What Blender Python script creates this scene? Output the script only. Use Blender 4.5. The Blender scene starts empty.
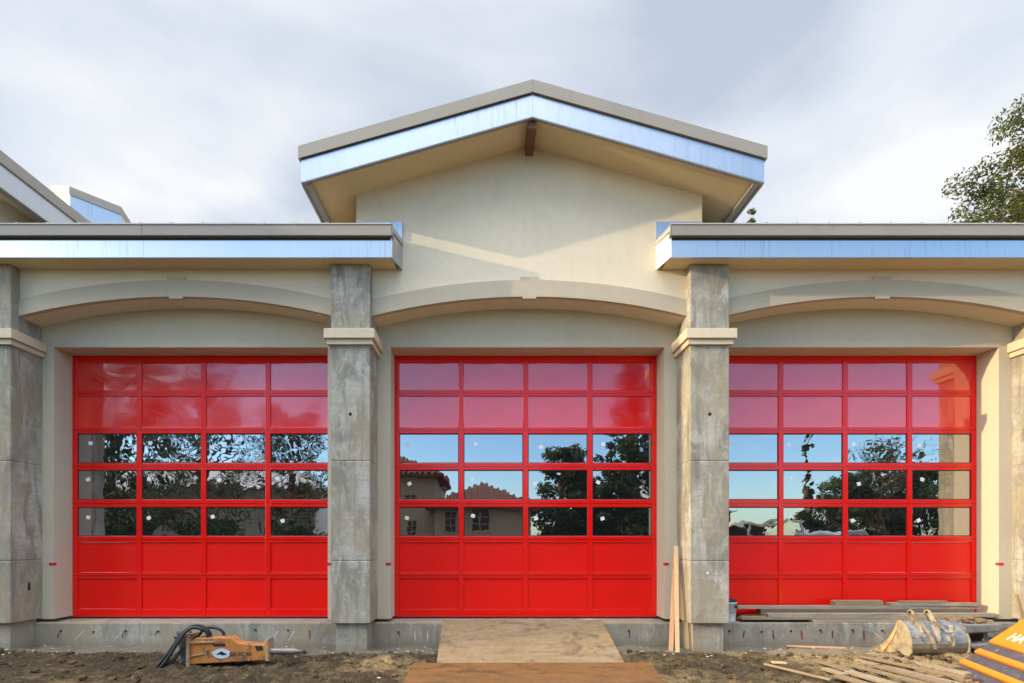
import bpy, math, random
import numpy as np
from mathutils import Vector, noise, Matrix
random.seed(7); rng = np.random.default_rng(11)
sc = bpy.context.scene
col = sc.collection
R = math.radians

# ---------------------------------------------------------------- constants
F, VX, VY, H = 545.0, 486.0, 540.0, 1.64        # focal length in pixels, principal point, eye height
YP, YA, YW, YD, YF = 7.92, 8.05, 8.49, 8.87, 8.40   # pier, arch, wall, door and foundation front planes
X0, PITCH = 0.64, 5.223                         # building axis and bay width
def at(px, py, Y): return Vector(((px-VX)/F*Y, Y, H+(VY-py)/F*Y))

# ---------------------------------------------------------------- materials
def new_mat(name):
    m = bpy.data.materials.new(name); m.use_nodes = True
    nt = m.node_tree; nt.nodes.clear()
    out = nt.nodes.new('ShaderNodeOutputMaterial')
    return m, nt, out
def N(nt, t, **kw):
    n = nt.nodes.new(t)
    for k, v in kw.items():
        if hasattr(n, k): setattr(n, k, v)
        else: n.inputs[k.replace('_', ' ')].default_value = v
    return n
def L(nt, a, b): nt.links.new(a, b)
def coords(nt, scale=(1,1,1)):
    tc = N(nt, 'ShaderNodeTexCoord'); mp = N(nt, 'ShaderNodeMapping')
    mp.inputs['Scale'].default_value = scale
    L(nt, tc.outputs['Object'], mp.inputs['Vector']); return mp.outputs['Vector']
def ntex(nt, vec, scale, detail=5, rough=.55, dist=0):
    n = N(nt, 'ShaderNodeTexNoise'); n.inputs['Scale'].default_value = scale
    n.inputs['Detail'].default_value = detail; n.inputs['Roughness'].default_value = rough
    n.inputs['Distortion'].default_value = dist
    L(nt, vec, n.inputs['Vector']); return n.outputs['Fac']
def ramp(nt, fac, stops):
    r = N(nt, 'ShaderNodeValToRGB'); e = r.color_ramp.elements
    while len(e) < len(stops): e.new(.5)
    for q, (p, c) in zip(e, stops):
        q.position = p; q.color = (*c, 1) if len(c) == 3 else c
    L(nt, fac, r.inputs['Fac']); return r.outputs['Color']
def mixc(nt, fac, a, b, mode='MIX'):
    m = N(nt, 'ShaderNodeMix', data_type='RGBA', blend_type=mode)
    if isinstance(fac, (int, float)): m.inputs[0].default_value = fac
    else: L(nt, fac, m.inputs[0])
    for s, v in ((6, a), (7, b)):
        if isinstance(v, tuple): m.inputs[s].default_value = (*v, 1)
        else: L(nt, v, m.inputs[s])
    return m.outputs[2]
def bump(nt, h, strength, dist=.01):
    b = N(nt, 'ShaderNodeBump'); b.inputs['Strength'].default_value = strength
    b.inputs['Distance'].default_value = dist; L(nt, h, b.inputs['Height']); return b.outputs['Normal']
def g(v): return (v, v, v)

def simple(name, c, rough=.6, metal=0, var=.12, vscale=6, bstr=.15, bscale=60, spec=.4, dark=None, dscale=3, dlo=.55, dhi=.75, stretch=(1,1,1)):
    """principled paint/stone/wood with colour drift, stains of a second colour and a fine bump"""
    m, nt, out = new_mat(name); v = coords(nt, stretch)
    n1 = ntex(nt, v, vscale, 6)
    lo = tuple(x*(1-var) for x in c); hi = tuple(min(1, x*(1+var)) for x in c)
    colr = ramp(nt, n1, [(.3, lo), (.7, hi)])
    if dark:
        n2 = ntex(nt, v, dscale, 8, .65, .3)
        f = ramp(nt, n2, [(dlo, g(0)), (dhi, g(1))])
        colr = mixc(nt, f, colr, dark)
    p = N(nt, 'ShaderNodeBsdfPrincipled'); p.inputs['Roughness'].default_value = rough
    p.inputs['Metallic'].default_value = metal; p.inputs['Specular IOR Level'].default_value = spec
    L(nt, colr, p.inputs['Base Color'])
    if bstr: L(nt, bump(nt, ntex(nt, v, bscale, 4, .6), bstr, .006), p.inputs['Normal'])
    L(nt, p.outputs[0], out.inputs[0]); return m

M = {}
STUCCO = (.74, .63, .46)
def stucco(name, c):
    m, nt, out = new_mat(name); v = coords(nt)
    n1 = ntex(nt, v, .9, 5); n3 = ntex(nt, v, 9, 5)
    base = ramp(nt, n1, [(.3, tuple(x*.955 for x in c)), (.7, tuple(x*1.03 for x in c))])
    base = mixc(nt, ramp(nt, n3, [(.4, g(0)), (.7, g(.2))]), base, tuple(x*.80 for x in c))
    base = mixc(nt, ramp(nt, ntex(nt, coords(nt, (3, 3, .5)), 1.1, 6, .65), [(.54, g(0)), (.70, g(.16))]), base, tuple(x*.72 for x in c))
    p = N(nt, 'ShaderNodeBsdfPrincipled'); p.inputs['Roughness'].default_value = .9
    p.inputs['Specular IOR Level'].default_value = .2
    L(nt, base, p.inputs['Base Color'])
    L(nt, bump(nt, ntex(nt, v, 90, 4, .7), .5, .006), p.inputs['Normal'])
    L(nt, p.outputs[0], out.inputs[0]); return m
M['stucco'] = stucco('stucco', STUCCO)
M['trim_stucco'] = stucco('trim_stucco', (.50, .42, .305))
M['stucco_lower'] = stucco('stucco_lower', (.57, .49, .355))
M['capital_stucco'] = stucco('capital_stucco', (.62, .51, .355))
M['soffit'] = stucco('soffit_plaster', (.72, .565, .34))
M['shade_block'] = stucco('shade_block_stucco', (.45, .39, .30))

def concrete(name, c=(.40, .37, .30), str_=1.0, splash=False):
    m, nt, out = new_mat(name); v = coords(nt); vs = coords(nt, (1, 1, .35))
    big = ntex(nt, v, 1.7, 7, .62, .6); mid = ntex(nt, vs, 4.2, 9, .70, .8); fine = ntex(nt, v, 30, 6, .7)
    b = ramp(nt, big, [(.32, tuple(x*.62 for x in c)), (.48, c), (.66, tuple(min(1, x*1.30) for x in c))])
    b = mixc(nt, ramp(nt, mid, [(.47, g(0)), (.57, g(.85*str_))]), b, (.20, .18, .135))
    lite = ntex(nt, coords(nt, (1.3, 1.3, .8)), 2.6, 10, .72, 1.2)
    b = mixc(nt, ramp(nt, lite, [(.53, g(0)), (.63, g(.65*str_))]), b, (.52, .50, .45))
    drip = ntex(nt, coords(nt, (7, 7, .45)), 1.5, 6, .65)
    b = mixc(nt, ramp(nt, drip, [(.52, g(0)), (.64, g(.6*str_))]), b, (.19, .17, .125))
    warm = ntex(nt, coords(nt, (1, 1, .7)), 1.3, 7, .65, .4)
    b = mixc(nt, ramp(nt, warm, [(.45, g(0)), (.58, g(.75))]), b, (.33, .265, .165))
    b = mixc(nt, ramp(nt, fine, [(.42, g(0)), (.66, g(.45))]), b, (.20, .185, .15))
    # faint horizontal banding left by the form boards
    w = ntex(nt, coords(nt, (.25, .25, 20)), 1.0, 4, .6)
    b = mixc(nt, ramp(nt, w, [(.48, g(0)), (.66, g(.40))]), b, (.26, .245, .21))
    pit = N(nt, 'ShaderNodeTexVoronoi'); pit.inputs['Scale'].default_value = 34
    L(nt, v, pit.inputs['Vector'])
    b = mixc(nt, ramp(nt, pit.outputs['Distance'], [(.06, g(.6)), (.16, g(0))]), b, (.10, .095, .08))
    if splash:
        sz = N(nt, 'ShaderNodeSeparateXYZ'); L(nt, v, sz.inputs[0])
        sp = N(nt, 'ShaderNodeMath', operation='MULTIPLY_ADD'); L(nt, mid, sp.inputs[0]); sp.inputs[1].default_value = .42; L(nt, sz.outputs['Z'], sp.inputs[2])
        b = mixc(nt, ramp(nt, sp.outputs[0], [(.22, g(.75)), (.34, g(0))]), b, (.24, .19, .125))
    p = N(nt, 'ShaderNodeBsdfPrincipled'); p.inputs['Roughness'].default_value = .85
    p.inputs['Specular IOR Level'].default_value = .25
    L(nt, b, p.inputs['Base Color'])
    L(nt, bump(nt, fine, .35, .008), p.inputs['Normal'])
    L(nt, p.outputs[0], out.inputs[0]); return m
M['concrete'] = concrete('concrete')
M['concrete_dark'] = concrete('concrete_foundation', (.33, .30, .235), 1.0, True)

def red_paint(name, wav, wscale, coat_r=.07, base=(.82, .006, .002), ior=1.85, cw=1):
    m, nt, out = new_mat(name); v = coords(nt, (1, 1, 1.5))
    n = ntex(nt, v, .8, 3)
    p = N(nt, 'ShaderNodeBsdfPrincipled'); p.inputs['Roughness'].default_value = .42
    L(nt, ramp(nt, n, [(.3, tuple(x*.93 for x in base)), (.7, base)]), p.inputs['Base Color'])
    p.inputs['Specular IOR Level'].default_value = .06
    p.inputs['Coat Weight'].default_value = cw; p.inputs['Coat IOR'].default_value = ior
    p.inputs['Coat Roughness'].default_value = coat_r
    if wav:
        b = bump(nt, ntex(nt, v, wscale, 1.5, .4, .5), 1.0, wav); L(nt, b, p.inputs['Coat Normal'])
    L(nt, p.outputs[0], out.inputs[0]); return m
M['red'] = red_paint('red_enamel_frame', .0012, 5, .16, ior=1.5)
M['red_dusty'] = red_paint('red_enamel_dusty', .003, 1.3, .28, ior=1.6, cw=.55)
def glass(name, wav, wscale):
    m, nt, out = new_mat(name); v = coords(nt)
    d = N(nt, 'ShaderNodeBsdfDiffuse'); d.inputs['Color'].default_value = (.012, .013, .014, 1)
    gl = N(nt, 'ShaderNodeBsdfGlossy'); gl.inputs['Color'].default_value = (.93, .96, 1, 1)
    gl.inputs['Roughness'].default_value = .004
    L(nt, bump(nt, ntex(nt, v, wscale, 2, .45, .6), 1, wav), gl.inputs['Normal'])
    fr = N(nt, 'ShaderNodeFresnel'); fr.inputs['IOR'].default_value = 5.2
    mx = N(nt, 'ShaderNodeMixShader'); L(nt, fr.outputs[0], mx.inputs[0])
    L(nt, d.outputs[0], mx.inputs[1]); L(nt, gl.outputs[0], mx.inputs[2])
    L(nt, mx.outputs[0], out.inputs[0]); return m

def galv(name, c=(.80, .83, .86), rough=.24):
    m, nt, out = new_mat(name); v = coords(nt); vs = coords(nt, (14, 14, .8))
    sp = N(nt, 'ShaderNodeTexVoronoi'); sp.inputs['Scale'].default_value = 55; L(nt, v, sp.inputs['Vector'])
    spg = ramp(nt, sp.outputs['Color'], [(0, tuple(x*.98 for x in c)), (1, tuple(min(1, x*1.01) for x in c))])
    st = ntex(nt, vs, 1.6, 5, .7)
    pat = ntex(nt, v, .7, 4, .6)
    stain = mixc(nt, ramp(nt, pat, [(.46, g(0)), (.58, g(1))]), (0, 0, 0), ramp(nt, st, [(.52, g(0)), (.66, g(.5))]))
    b = mixc(nt, stain, spg, (.27, .29, .32))
    p = N(nt, 'ShaderNodeBsdfPrincipled'); p.inputs['Metallic'].default_value = 1
    L(nt, b, p.inputs['Base Color'])
    L(nt, ramp(nt, st, [(.3, g(rough*.95)), (.8, g(rough*1.2))]), p.inputs['Roughness'])
    L(nt, bump(nt, ntex(nt, coords(nt, (1, 1, .6)), 1.6, 3), .12, .02), p.inputs['Normal'])
    L(nt, p.outputs[0], out.inputs[0]); return m
M['galv'] = galv('galvanised_steel', (.57, .59, .605), .32)
M['gutter'] = simple('taupe_metal', (.27, .235, .19), .45, 0, .04, .6, 0, spec=.5, dark=(.23, .20, .16), dscale=1.3, dlo=.5, dhi=.8)
M['gutter_lip'] = simple('taupe_metal_light', (.42, .39, .34), .4, 0, .04, 2, 0)
M['lip'] = simple('grey_metal_edge', (.30, .29, .27), .5, .2, .08, 4, 0)
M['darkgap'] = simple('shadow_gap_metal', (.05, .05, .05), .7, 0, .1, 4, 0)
M['capwhite'] = simple('white_primed_metal', (.78, .77, .72), .6, 0, .05, 8, 0, dark=(.45, .47, .44), dscale=9, dlo=.66, dhi=.72)
M['beam'] = simple('red_brown_timber', (.17, .065, .04), .6, 0, .25, 8, .2, stretch=(8, 1, 8))
M['seal'] = simple('black_rubber', (.012, .012, .018), .6, 0, .1, 4, 0)
M['sticker_white'] = simple('white_paper_tag', (.80, .80, .77), .7, 0, .03, 8, 0)
M['sticker_red'] = simple('red_tag', (.55, .02, .02), .5, 0, .1, 20, 0)
M['rust'] = simple('rust_stain', (.20, .045, .03), .9, 0, .35, 30, .2)
M['white_mark'] = simple('lime_streak', (.62, .61, .57), .9, 0, .2, 30, .2)
M['tie'] = simple('black_wire', (.025, .022, .02), .7, .3, .3, 30, 0)
M['roof_metal'] = simple('standing_seam_roof', (.34, .32, .29), .45, .3, .05, 1, 0)
M['orange_steel'] = simple('worn_orange_paint', (.42, .165, .038), .55, 0, .14, 7, .25, 40, .4, (.12, .07, .04), 6.5, .50, .64)
M['orange_edge'] = simple('scraped_beige_steel', (.34, .22, .115), .6, .1, .2, 12, .2, dark=(.25, .12, .05), dscale=9)
M['black_hose'] = simple('black_hose_rubber', (.022, .022, .021), .45, 0, .3, 20, .2, 80, .5)
M['dark_steel'] = simple('dark_grey_steel', (.085, .088, .095), .55, .3, .3, 9, .3, 40, .4, (.22, .18, .13), 6)
M['chisel'] = simple('bare_steel', (.25, .20, .18), .5, .5, .15, 8, .1, dark=(.22, .12, .09), dscale=6)
M['label_blue'] = simple('pale_blue_label', (.45, .53, .58), .5, 0, .06, 20, 0)
M['ink'] = simple('dark_ink', (.03, .028, .03), .6, 0, .2, 60, 0)
M['ink_white'] = simple('white_ink', (.72, .70, .70), .6, 0, .1, 60, 0)
M['ink_red'] = simple('dark_red_ink', (.32, .04, .03), .6, 0, .2, 60, 0)
M['pine'] = simple('pale_pine', (.52, .30, .165), .65, 0, .12, 5, .2, 40, .3, (.50, .28, .15), 4, .55, .75, (9, 9, .7))
M['pine_pale'] = simple('pale_pine_light', (.54, .38, .21), .65, 0, .10, 5, .2, 40, .3, (.58, .38, .2), 4, .55, .75, (9, 9, .7))
M['bucket_tan'] = simple('chipped_cream_paint', (.37, .30, .19), .8, 0, .25, 9, .4, 40, .2, (.17, .125, .08), 7, .48, .60)
M['bucket_tanworn'] = simple('mud_rubbed_tan_paint', (.52, .36, .17), .7, 0, .22, 9, .3, 40, .3, (.24, .15, .08), 6, .5, .66)
M['bucket_steel'] = simple('scuffed_grey_steel', (.26, .24, .205), .9, .0, .3, 9, .5, 50, .15, (.10, .085, .07), 11, .50, .60)
M['bucket_blue'] = simple('worn_blue_grey_steel', (.17, .185, .205), .85, .0, .3, 9, .4, 50, .2, (.29, .25, .18), 9, .50, .60)
M['bucket_heel'] = simple('muddy_steel', (.24, .185, .115), .8, .1, .3, 8, .5, 40, .3, (.24, .19, .12), 6)
M['mud'] = simple('dried_mud', (.075, .052, .027), .95, 0, .5, 14, .8, 50, .1, (.17, .12, .058), 3)
M['mud_steel'] = simple('mud_caked_steel', (.24, .21, .175), .85, .1, .25, 9, .5, 40, .2, (.12, .10, .08), 6)
M['rust_rubble'] = simple('rusty_rubble', (.20, .125, .07), .95, 0, .4, 14, .6, 40, .1, (.15, .11, .08), 9)
M['machine_orange'] = simple('orange_machine_paint', (.76, .225, .018), .4, 0, .05, 3, .05, 30, .5, (.62, .25, .05), 11, .66, .74)
M['machine_dark'] = simple('scuffed_charcoal_band', (.065, .068, .075), .5, 0, .2, 8, .2, 50, .5, (.24, .23, .22), 11, .6, .68)
M['pail'] = simple('white_plastic', (.72, .74, .78), .4, 0, .05, 10, 0, dark=(.5, .5, .5), dscale=9, dlo=.6)
M['crumb'] = simple('white_plaster', (.40, .385, .35), .9, 0, .25, 4, 0)

def wood_grey(name, c, c2):
    m, nt, out = new_mat(name); v = coords(nt, (.5, 9, 9))
    a = ntex(nt, v, 4, 8, .7, 1.5)
    colr = ramp(nt, a, [(.3, c2), (.5, c), (.75, tuple(min(1, x*1.35) for x in c))])
    colr = mixc(nt, ramp(nt, ntex(nt, coords(nt), 3, 6, .7), [(.5, g(0)), (.75, g(.5))]), colr, (.20, .16, .12))
    p = N(nt, 'ShaderNodeBsdfPrincipled'); p.inputs['Roughness'].default_value = .85; p.inputs['Specular IOR Level'].default_value = .2
    L(nt, colr, p.inputs['Base Color']); L(nt, bump(nt, a, .4, .01), p.inputs['Normal'])
    L(nt, p.outputs[0], out.inputs[0]); return m
M['board_grey'] = wood_grey('weathered_grey_board', (.34, .285, .21), (.16, .13, .095))
M['board_tan'] = wood_grey('weathered_tan_board', (.31, .225, .135), (.22, .15, .09))
M['board_brown'] = wood_grey('dirty_brown_board', (.19, .135, .08), (.13, .09, .05))
M['slat_0'] = wood_grey('muddy_slat', (.22, .165, .10), (.11, .08, .048))
M['slat_1'] = wood_grey('muddy_slat_pale', (.29, .22, .135), (.14, .10, .062))
def plywood(name, c, stainc, thr):
    m, nt, out = new_mat(name); v = coords(nt, (.6, 7, 7))
    a = ntex(nt, v, 2.2, 8, .65, 1.2)
    colr = ramp(nt, a, [(.28, tuple(x*.72 for x in c)), (.5, c), (.75, tuple(min(1, x*1.2) for x in c))])
    st = ntex(nt, coords(nt, (1, 1.3, 1.3)), 2.3, 9, .68, .5)
    colr = mixc(nt, ramp(nt, st, [(thr, g(0)), (thr+.07, g(.75))]), colr, stainc)
    gr = ntex(nt, coords(nt), 11, 8, .75)
    colr = mixc(nt, ramp(nt, gr, [(.46, g(0)), (.62, g(.5))]), colr, tuple(x*.55 for x in c))
    pale = ntex(nt, coords(nt, (.8, 1.6, 1.6)), 2.9, 8, .7, .4)
    colr = mixc(nt, ramp(nt, pale, [(.50, g(0)), (.64, g(.55))]), colr, (c[0]*1.15, c[1]*1.25, c[2]*1.55))
    p = N(nt, 'ShaderNodeBsdfPrincipled'); p.inputs['Roughness'].default_value = .8; p.inputs['Specular IOR Level'].default_value = .25
    L(nt, colr, p.inputs['Base Color']); L(nt, bump(nt, a, .25, .008), p.inputs['Normal'])
    L(nt, p.outputs[0], out.inputs[0]); return m
M['ply'] = plywood('weathered_plywood', (.245, .172, .092), (.10, .062, .032), .55)
M['ply_orange'] = plywood('wet_orange_plywood', (.175, .082, .026), (.075, .042, .02), .52)

def ground_mat():
    m, nt, out = new_mat('site_dirt')
    tc = N(nt, 'ShaderNodeTexCoord'); v = tc.outputs['Object']
    n1 = ntex(nt, v, 1.1, 8, .65, .3); n2 = ntex(nt, v, 9, 10, .75); n3 = ntex(nt, v, 45, 6, .7)
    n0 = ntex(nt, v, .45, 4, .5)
    b = ramp(nt, n1, [(.34, (.058, .039, .020)), (.5, (.115, .080, .040)), (.64, (.20, .146, .076))])
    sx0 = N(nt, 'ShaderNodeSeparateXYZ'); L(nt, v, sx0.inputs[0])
    damp_sun = N(nt, 'ShaderNodeMath', operation='MULTIPLY_ADD'); L(nt, sx0.outputs['X'], damp_sun.inputs[0]); damp_sun.inputs[1].default_value = -.022; L(nt, n0, damp_sun.inputs[2])  # random damp patches plus a gradient painting shade left and sunlight right
    b = mixc(nt, ramp(nt, damp_sun.outputs[0], [(.44, g(.0)), (.58, g(.8))]), b, (.030, .023, .014))
    b = mixc(nt, ramp(nt, damp_sun.outputs[0], [(.36, g(.8)), (.47, g(.0))]), b, (.30, .21, .095))  # paler towards the right: sunlight painted into the dirt colour
    b = mixc(nt, ramp(nt, n2, [(.50, g(0)), (.58, g(.8))]), b, (.034, .026, .016))
    b = mixc(nt, ramp(nt, n2, [(.36, g(.6)), (.44, g(0))]), b, (.20, .148, .076))
    b = mixc(nt, ramp(nt, n3, [(.58, g(0)), (.64, g(.55))]), b, (.22, .168, .092))
    b = mixc(nt, ramp(nt, n3, [(.38, g(.75)), (.45, g(0))]), b, (.024, .019, .013))
    # pale cement dust spilt along the foot of the foundation
    sx = N(nt, 'ShaderNodeSeparateXYZ'); L(nt, v, sx.inputs[0])
    ad = N(nt, 'ShaderNodeMath', operation='ADD'); L(nt, sx.outputs['Y'], ad.inputs[0])
    ml = N(nt, 'ShaderNodeMath', operation='MULTIPLY_ADD'); L(nt, n1, ml.inputs[0]); ml.inputs[1].default_value = 1.3; ml.inputs[2].default_value = -.65
    L(nt, ml.outputs[0], ad.inputs[1])
    mr = N(nt, 'ShaderNodeMapRange'); L(nt, ad.outputs[0], mr.inputs['Value'])
    mr.inputs['From Min'].default_value = 7.72; mr.inputs['From Max'].default_value = 8.02
    f = N(nt, 'ShaderNodeMath', operation='MULTIPLY'); L(nt, mr.outputs[0], f.inputs[0])
    L(nt, ramp(nt, n2, [(.36, g(.35)), (.56, g(.88))]), f.inputs[1])
    b = mixc(nt, f.outputs[0], b, (.19, .165, .125))
    p = N(nt, 'ShaderNodeBsdfPrincipled'); p.inputs['Roughness'].default_value = .95; p.inputs['Specular IOR Level'].default_value = .15
    L(nt, b, p.inputs['Base Color'])
    L(nt, bump(nt, n2, .7, .03), p.inputs['Normal'])
    L(nt, p.outputs[0], out.inputs[0]); return m
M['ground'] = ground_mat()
M['asphalt'] = simple('asphalt', (.055, .055, .056), .9, 0, .15, 2, .3, 120, .2)
def leafmat(name, stops, scale=1.2):
    m, nt, out = new_mat(name); v = coords(nt)
    c = ramp(nt, ntex(nt, v, scale, 6, .75), stops)
    d = N(nt, 'ShaderNodeBsdfPrincipled'); d.inputs['Roughness'].default_value = .55; d.inputs['Specular IOR Level'].default_value = .3
    t = N(nt, 'ShaderNodeBsdfTranslucent'); L(nt, c, d.inputs['Base Color']); L(nt, c, t.inputs['Color'])
    mx = N(nt, 'ShaderNodeMixShader'); mx.inputs[0].default_value = .35
    L(nt, d.outputs[0], mx.inputs[1]); L(nt, t.outputs[0], mx.inputs[2]); L(nt, mx.outputs[0], out.inputs[0]); return m
M['leaf'] = leafmat('olive_foliage', [(.32, (.022, .040, .012)), (.5, (.070, .088, .018)), (.68, (.17, .145, .027))])
M['leaf_dark'] = leafmat('dark_foliage', [(.3, (.020, .038, .014)), (.5, (.05, .082, .026)), (.7, (.14, .155, .045))])
M['bark'] = simple('bark', (.17, .11, .075), .9, 0, .3, 6, .6, 20, .1)
M['tile'] = simple('terracotta_tile', (.15, .055, .034), .8, 0, .3, 4, .5, 14, .2, (.10, .045, .03), 7, .5, .65)
M['house_tan'] = stucco('house_stucco', (.44, .35, .25))
M['house_grey'] = stucco('house_grey_render', (.12, .12, .125))
M['house_white'] = stucco('house_white_render', (.78, .74, .66))
M['win_dark'] = simple('dark_window', (.03, .035, .045), .15, 0, .1, 4, 0, spec=.6)
M['white_paint'] = simple('white_paint', (.75, .74, .71), .5, 0, .03, 6, 0)
M['van_paint'] = simple('van_silver_paint', (.42, .43, .45), .35, .2, .03, 4, 0, spec=.6)

# ---------------------------------------------------------------- mesh building
class MB:
    def __init__(s): s.v = []; s.f = []; s.smooth = False
    def add(s, vs, fs):
        o = len(s.v); s.v += [Vector(p) for p in vs]; s.f += [tuple(i+o for i in f) for f in fs]; return s
    def box(s, x0, x1, y0, y1, z0, z1, M4=None):
        vs = [Vector((x, y, z)) for x in (x0, x1) for y in (y0, y1) for z in (z0, z1)]
        if M4 is not None: vs = [M4 @ p for p in vs]
        return s.add(vs, [(0,1,3,2), (4,6,7,5), (0,4,5,1), (2,3,7,6), (0,2,6,4), (1,5,7,3)])
    def prism(s, pts, d):
        """closed polygon (3D points) extruded by vector d"""
        n = len(pts); d = Vector(d)
        return s.add([Vector(p) for p in pts] + [Vector(p)+d for p in pts],
              [tuple(range(n-1, -1, -1)), tuple(range(n, 2*n))] + [(i, (i+1) % n, n+(i+1) % n, n+i) for i in range(n)])
    def xz(s, pts, y0, y1): return s.prism([(x, y0, z) for x, z in pts], (0, y1-y0, 0))
    def yz(s, pts, x0, x1): return s.prism([(x0, y, z) for y, z in pts], (x1-x0, 0, 0))
    def tube(s, pts, r, n=8, caps=True):
        pts = [Vector(p) for p in pts]; k = len(pts); rs = r if isinstance(r, (list, tuple)) else [r]*k
        o = len(s.v); up = None
        for i, p in enumerate(pts):
            t = (pts[min(i+1, k-1)]-pts[max(i-1, 0)]).normalized()
            if up is None: up = t.orthogonal().normalized()
            up = (up - t*up.dot(t)); up = up.normalized() if up.length > 1e-6 else t.orthogonal().normalized()
            w = t.cross(up)
            for j in range(n):
                a = 2*math.pi*j/n; s.v.append(p + (up*math.cos(a)+w*math.sin(a))*rs[i])
        for i in range(k-1):
            for j in range(n):
                s.f.append((o+i*n+j, o+i*n+(j+1) % n, o+(i+1)*n+(j+1) % n, o+(i+1)*n+j))
        if caps:
            s.f.append(tuple(o+j for j in range(n-1, -1, -1))); s.f.append(tuple(o+(k-1)*n+j for j in range(n)))
        return s
    def lump(s, c, r, jit=.3, sq=(1,1,1)):
        t = (1+5**.5)/2
        P = [(-1,t,0),(1,t,0),(-1,-t,0),(1,-t,0),(0,-1,t),(0,1,t),(0,-1,-t),(0,1,-t),(t,0,-1),(t,0,1),(-t,0,-1),(-t,0,1)]
        Fc = [(0,11,5),(0,5,1),(0,1,7),(0,7,10),(0,10,11),(1,5,9),(5,11,4),(11,10,2),(10,7,6),(7,1,8),(3,9,4),(3,4,2),(3,2,6),(3,6,8),(3,8,9),(4,9,5),(2,4,11),(6,2,10),(8,6,7),(9,8,1)]
        vs = []
        for p in P:
            k = r/1.9*(1+random.uniform(-jit, jit))
            vs.append((c[0]+p[0]*k*sq[0], c[1]+p[1]*k*sq[1], c[2]+p[2]*k*sq[2]))
        return s.add(vs, Fc)
    def build(s, name, mat, parent=None, bevel=0, smooth=False):
        org = Vector((0, 0, 0))
        if parent is not None:
            q = parent
            while q is not None: org += q.location; q = q.parent
        me = bpy.data.meshes.new(name)
        if parent is None:
            mn = Vector((min(p.x for p in s.v), min(p.y for p in s.v), min(p.z for p in s.v)))
            mx = Vector((max(p.x for p in s.v), max(p.y for p in s.v), max(p.z for p in s.v)))
            org = Vector(((mn.x+mx.x)/2, (mn.y+mx.y)/2, mn.z))
        me.from_pydata([p-org for p in s.v], [], s.f)
        import bmesh
        bm = bmesh.new(); bm.from_mesh(me); bmesh.ops.recalc_face_normals(bm, faces=bm.faces); bm.to_mesh(me); bm.free()
        me.materials.append(mat if not isinstance(mat, str) else M[mat])
        if smooth: me.polygons.foreach_set('use_smooth', [True]*len(me.polygons))
        o = bpy.data.objects.new(name, me); col.objects.link(o)
        if parent is not None: o.parent = parent
        else: o.location = org
        if bevel:
            b = o.modifiers.new('bevel', 'BEVEL'); b.width = bevel; b.segments = 2; b.limit_method = 'ANGLE'; b.angle_limit = R(35)
        return o
def thing(name, label, cat, loc, group=None):
    o = bpy.data.objects.new(name, None); col.objects.link(o); o.location = loc; o.empty_display_size = .3
    return tag(o, label, cat, group)
def tag(o, label, cat, group=None, kind=None):
    o['label'] = label; o['category'] = cat
    if group: o['group'] = group
    if kind: o['kind'] = kind
    return o
def copy_tree(o, parent=None):
    c = o.copy(); col.objects.link(c)
    if parent: c.parent = parent
    for ch in [q for q in bpy.data.objects if q.parent == o]: copy_tree(ch, c)
    return c
def text(name, body, mat, parent, size, M4, ext=.0015):
    cu = bpy.data.curves.new(name, 'FONT'); cu.body = body; cu.size = size; cu.extrude = ext
    cu.align_x = 'CENTER'; cu.align_y = 'CENTER'; cu.resolution_u = 2
    t = bpy.data.objects.new(name+'_tmp', cu); col.objects.link(t)
    dg = bpy.context.evaluated_depsgraph_get(); me = bpy.data.meshes.new_from_object(t.evaluated_get(dg))
    bpy.data.objects.remove(t); me.materials.clear(); me.materials.append(M[mat])
    o = bpy.data.objects.new(name, me); col.objects.link(o)
    org = Vector((0, 0, 0)); q = parent
    while q is not None: org += q.location; q = q.parent
    me.transform(Matrix.Translation(-org) @ M4)
    o.parent = parent; return o

# ================================================================= FIRE STATION
fs = thing('fire_station', 'tan stucco fire station with three red glazed bay doors under a central gable', 'fire station', (X0, YW, 0))
HB = PITCH/2 - .285                     # half of the clear span between two piers
RISE, ZC = .286, 5.238                  # arch rise, crown height
RAD = (HB*HB+RISE*RISE)/(2*RISE)
def arch_z(dx, off=0): return ZC-RAD+math.sqrt((RAD+off)**2-dx*dx)
NSEG = 28
def gable_z(dx): return 7.475-.284*abs(dx)

# --- front walls over the arches
for i in (-1, 0, 1):
    c = X0+PITCH*i; mb = MB()
    xs = [-HB+2*HB*k/NSEG for k in range(NSEG+1)]
    if i == 0:
        half = 2.563
        top = [(c-half, gable_z(half)), (c, gable_z(0)), (c+half, gable_z(half))]
        pts = [(c-HB, arch_z(HB))] + [(c+x, arch_z(x)) for x in xs[1:]]
        poly = pts + [(c+half, arch_z(HB))] + top[::-1] + [(c-half, arch_z(HB))]
    else:
        zt = 6.05; half = PITCH/2-.06
        pts = [(c+x, arch_z(x)) for x in xs]
        poly = pts + [(c+half, arch_z(HB)), (c+half, zt), (c-half, zt), (c-half, arch_z(HB))]
    mb.xz(poly, YA+.03, YW-.002)
    mb.build('front_wall', 'stucco', fs)
    # arch band, proud of the wall, with the little key pads above and below
    b = MB(); th = .245
    lo = [(c+x, arch_z(x)-.001) for x in xs]; hi = [(c+x, arch_z(x)+th*(1-.02*abs(x)/HB)) for x in xs]
    b.xz(lo + hi[::-1], YA, YA+.08)
    o = b.build('arch_band', 'trim_stucco', fs)
    MB().box(c-.135, c+.135, YA-.001, YA+.05, ZC+th-.02, ZC+th+.045).build('arch_key', 'trim_stucco', o)
    MB().box(c-.10, c+.10, YA-.001, YA+.05, ZC-.032, ZC+.02).build('arch_key', 'trim_stucco', o)
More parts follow.
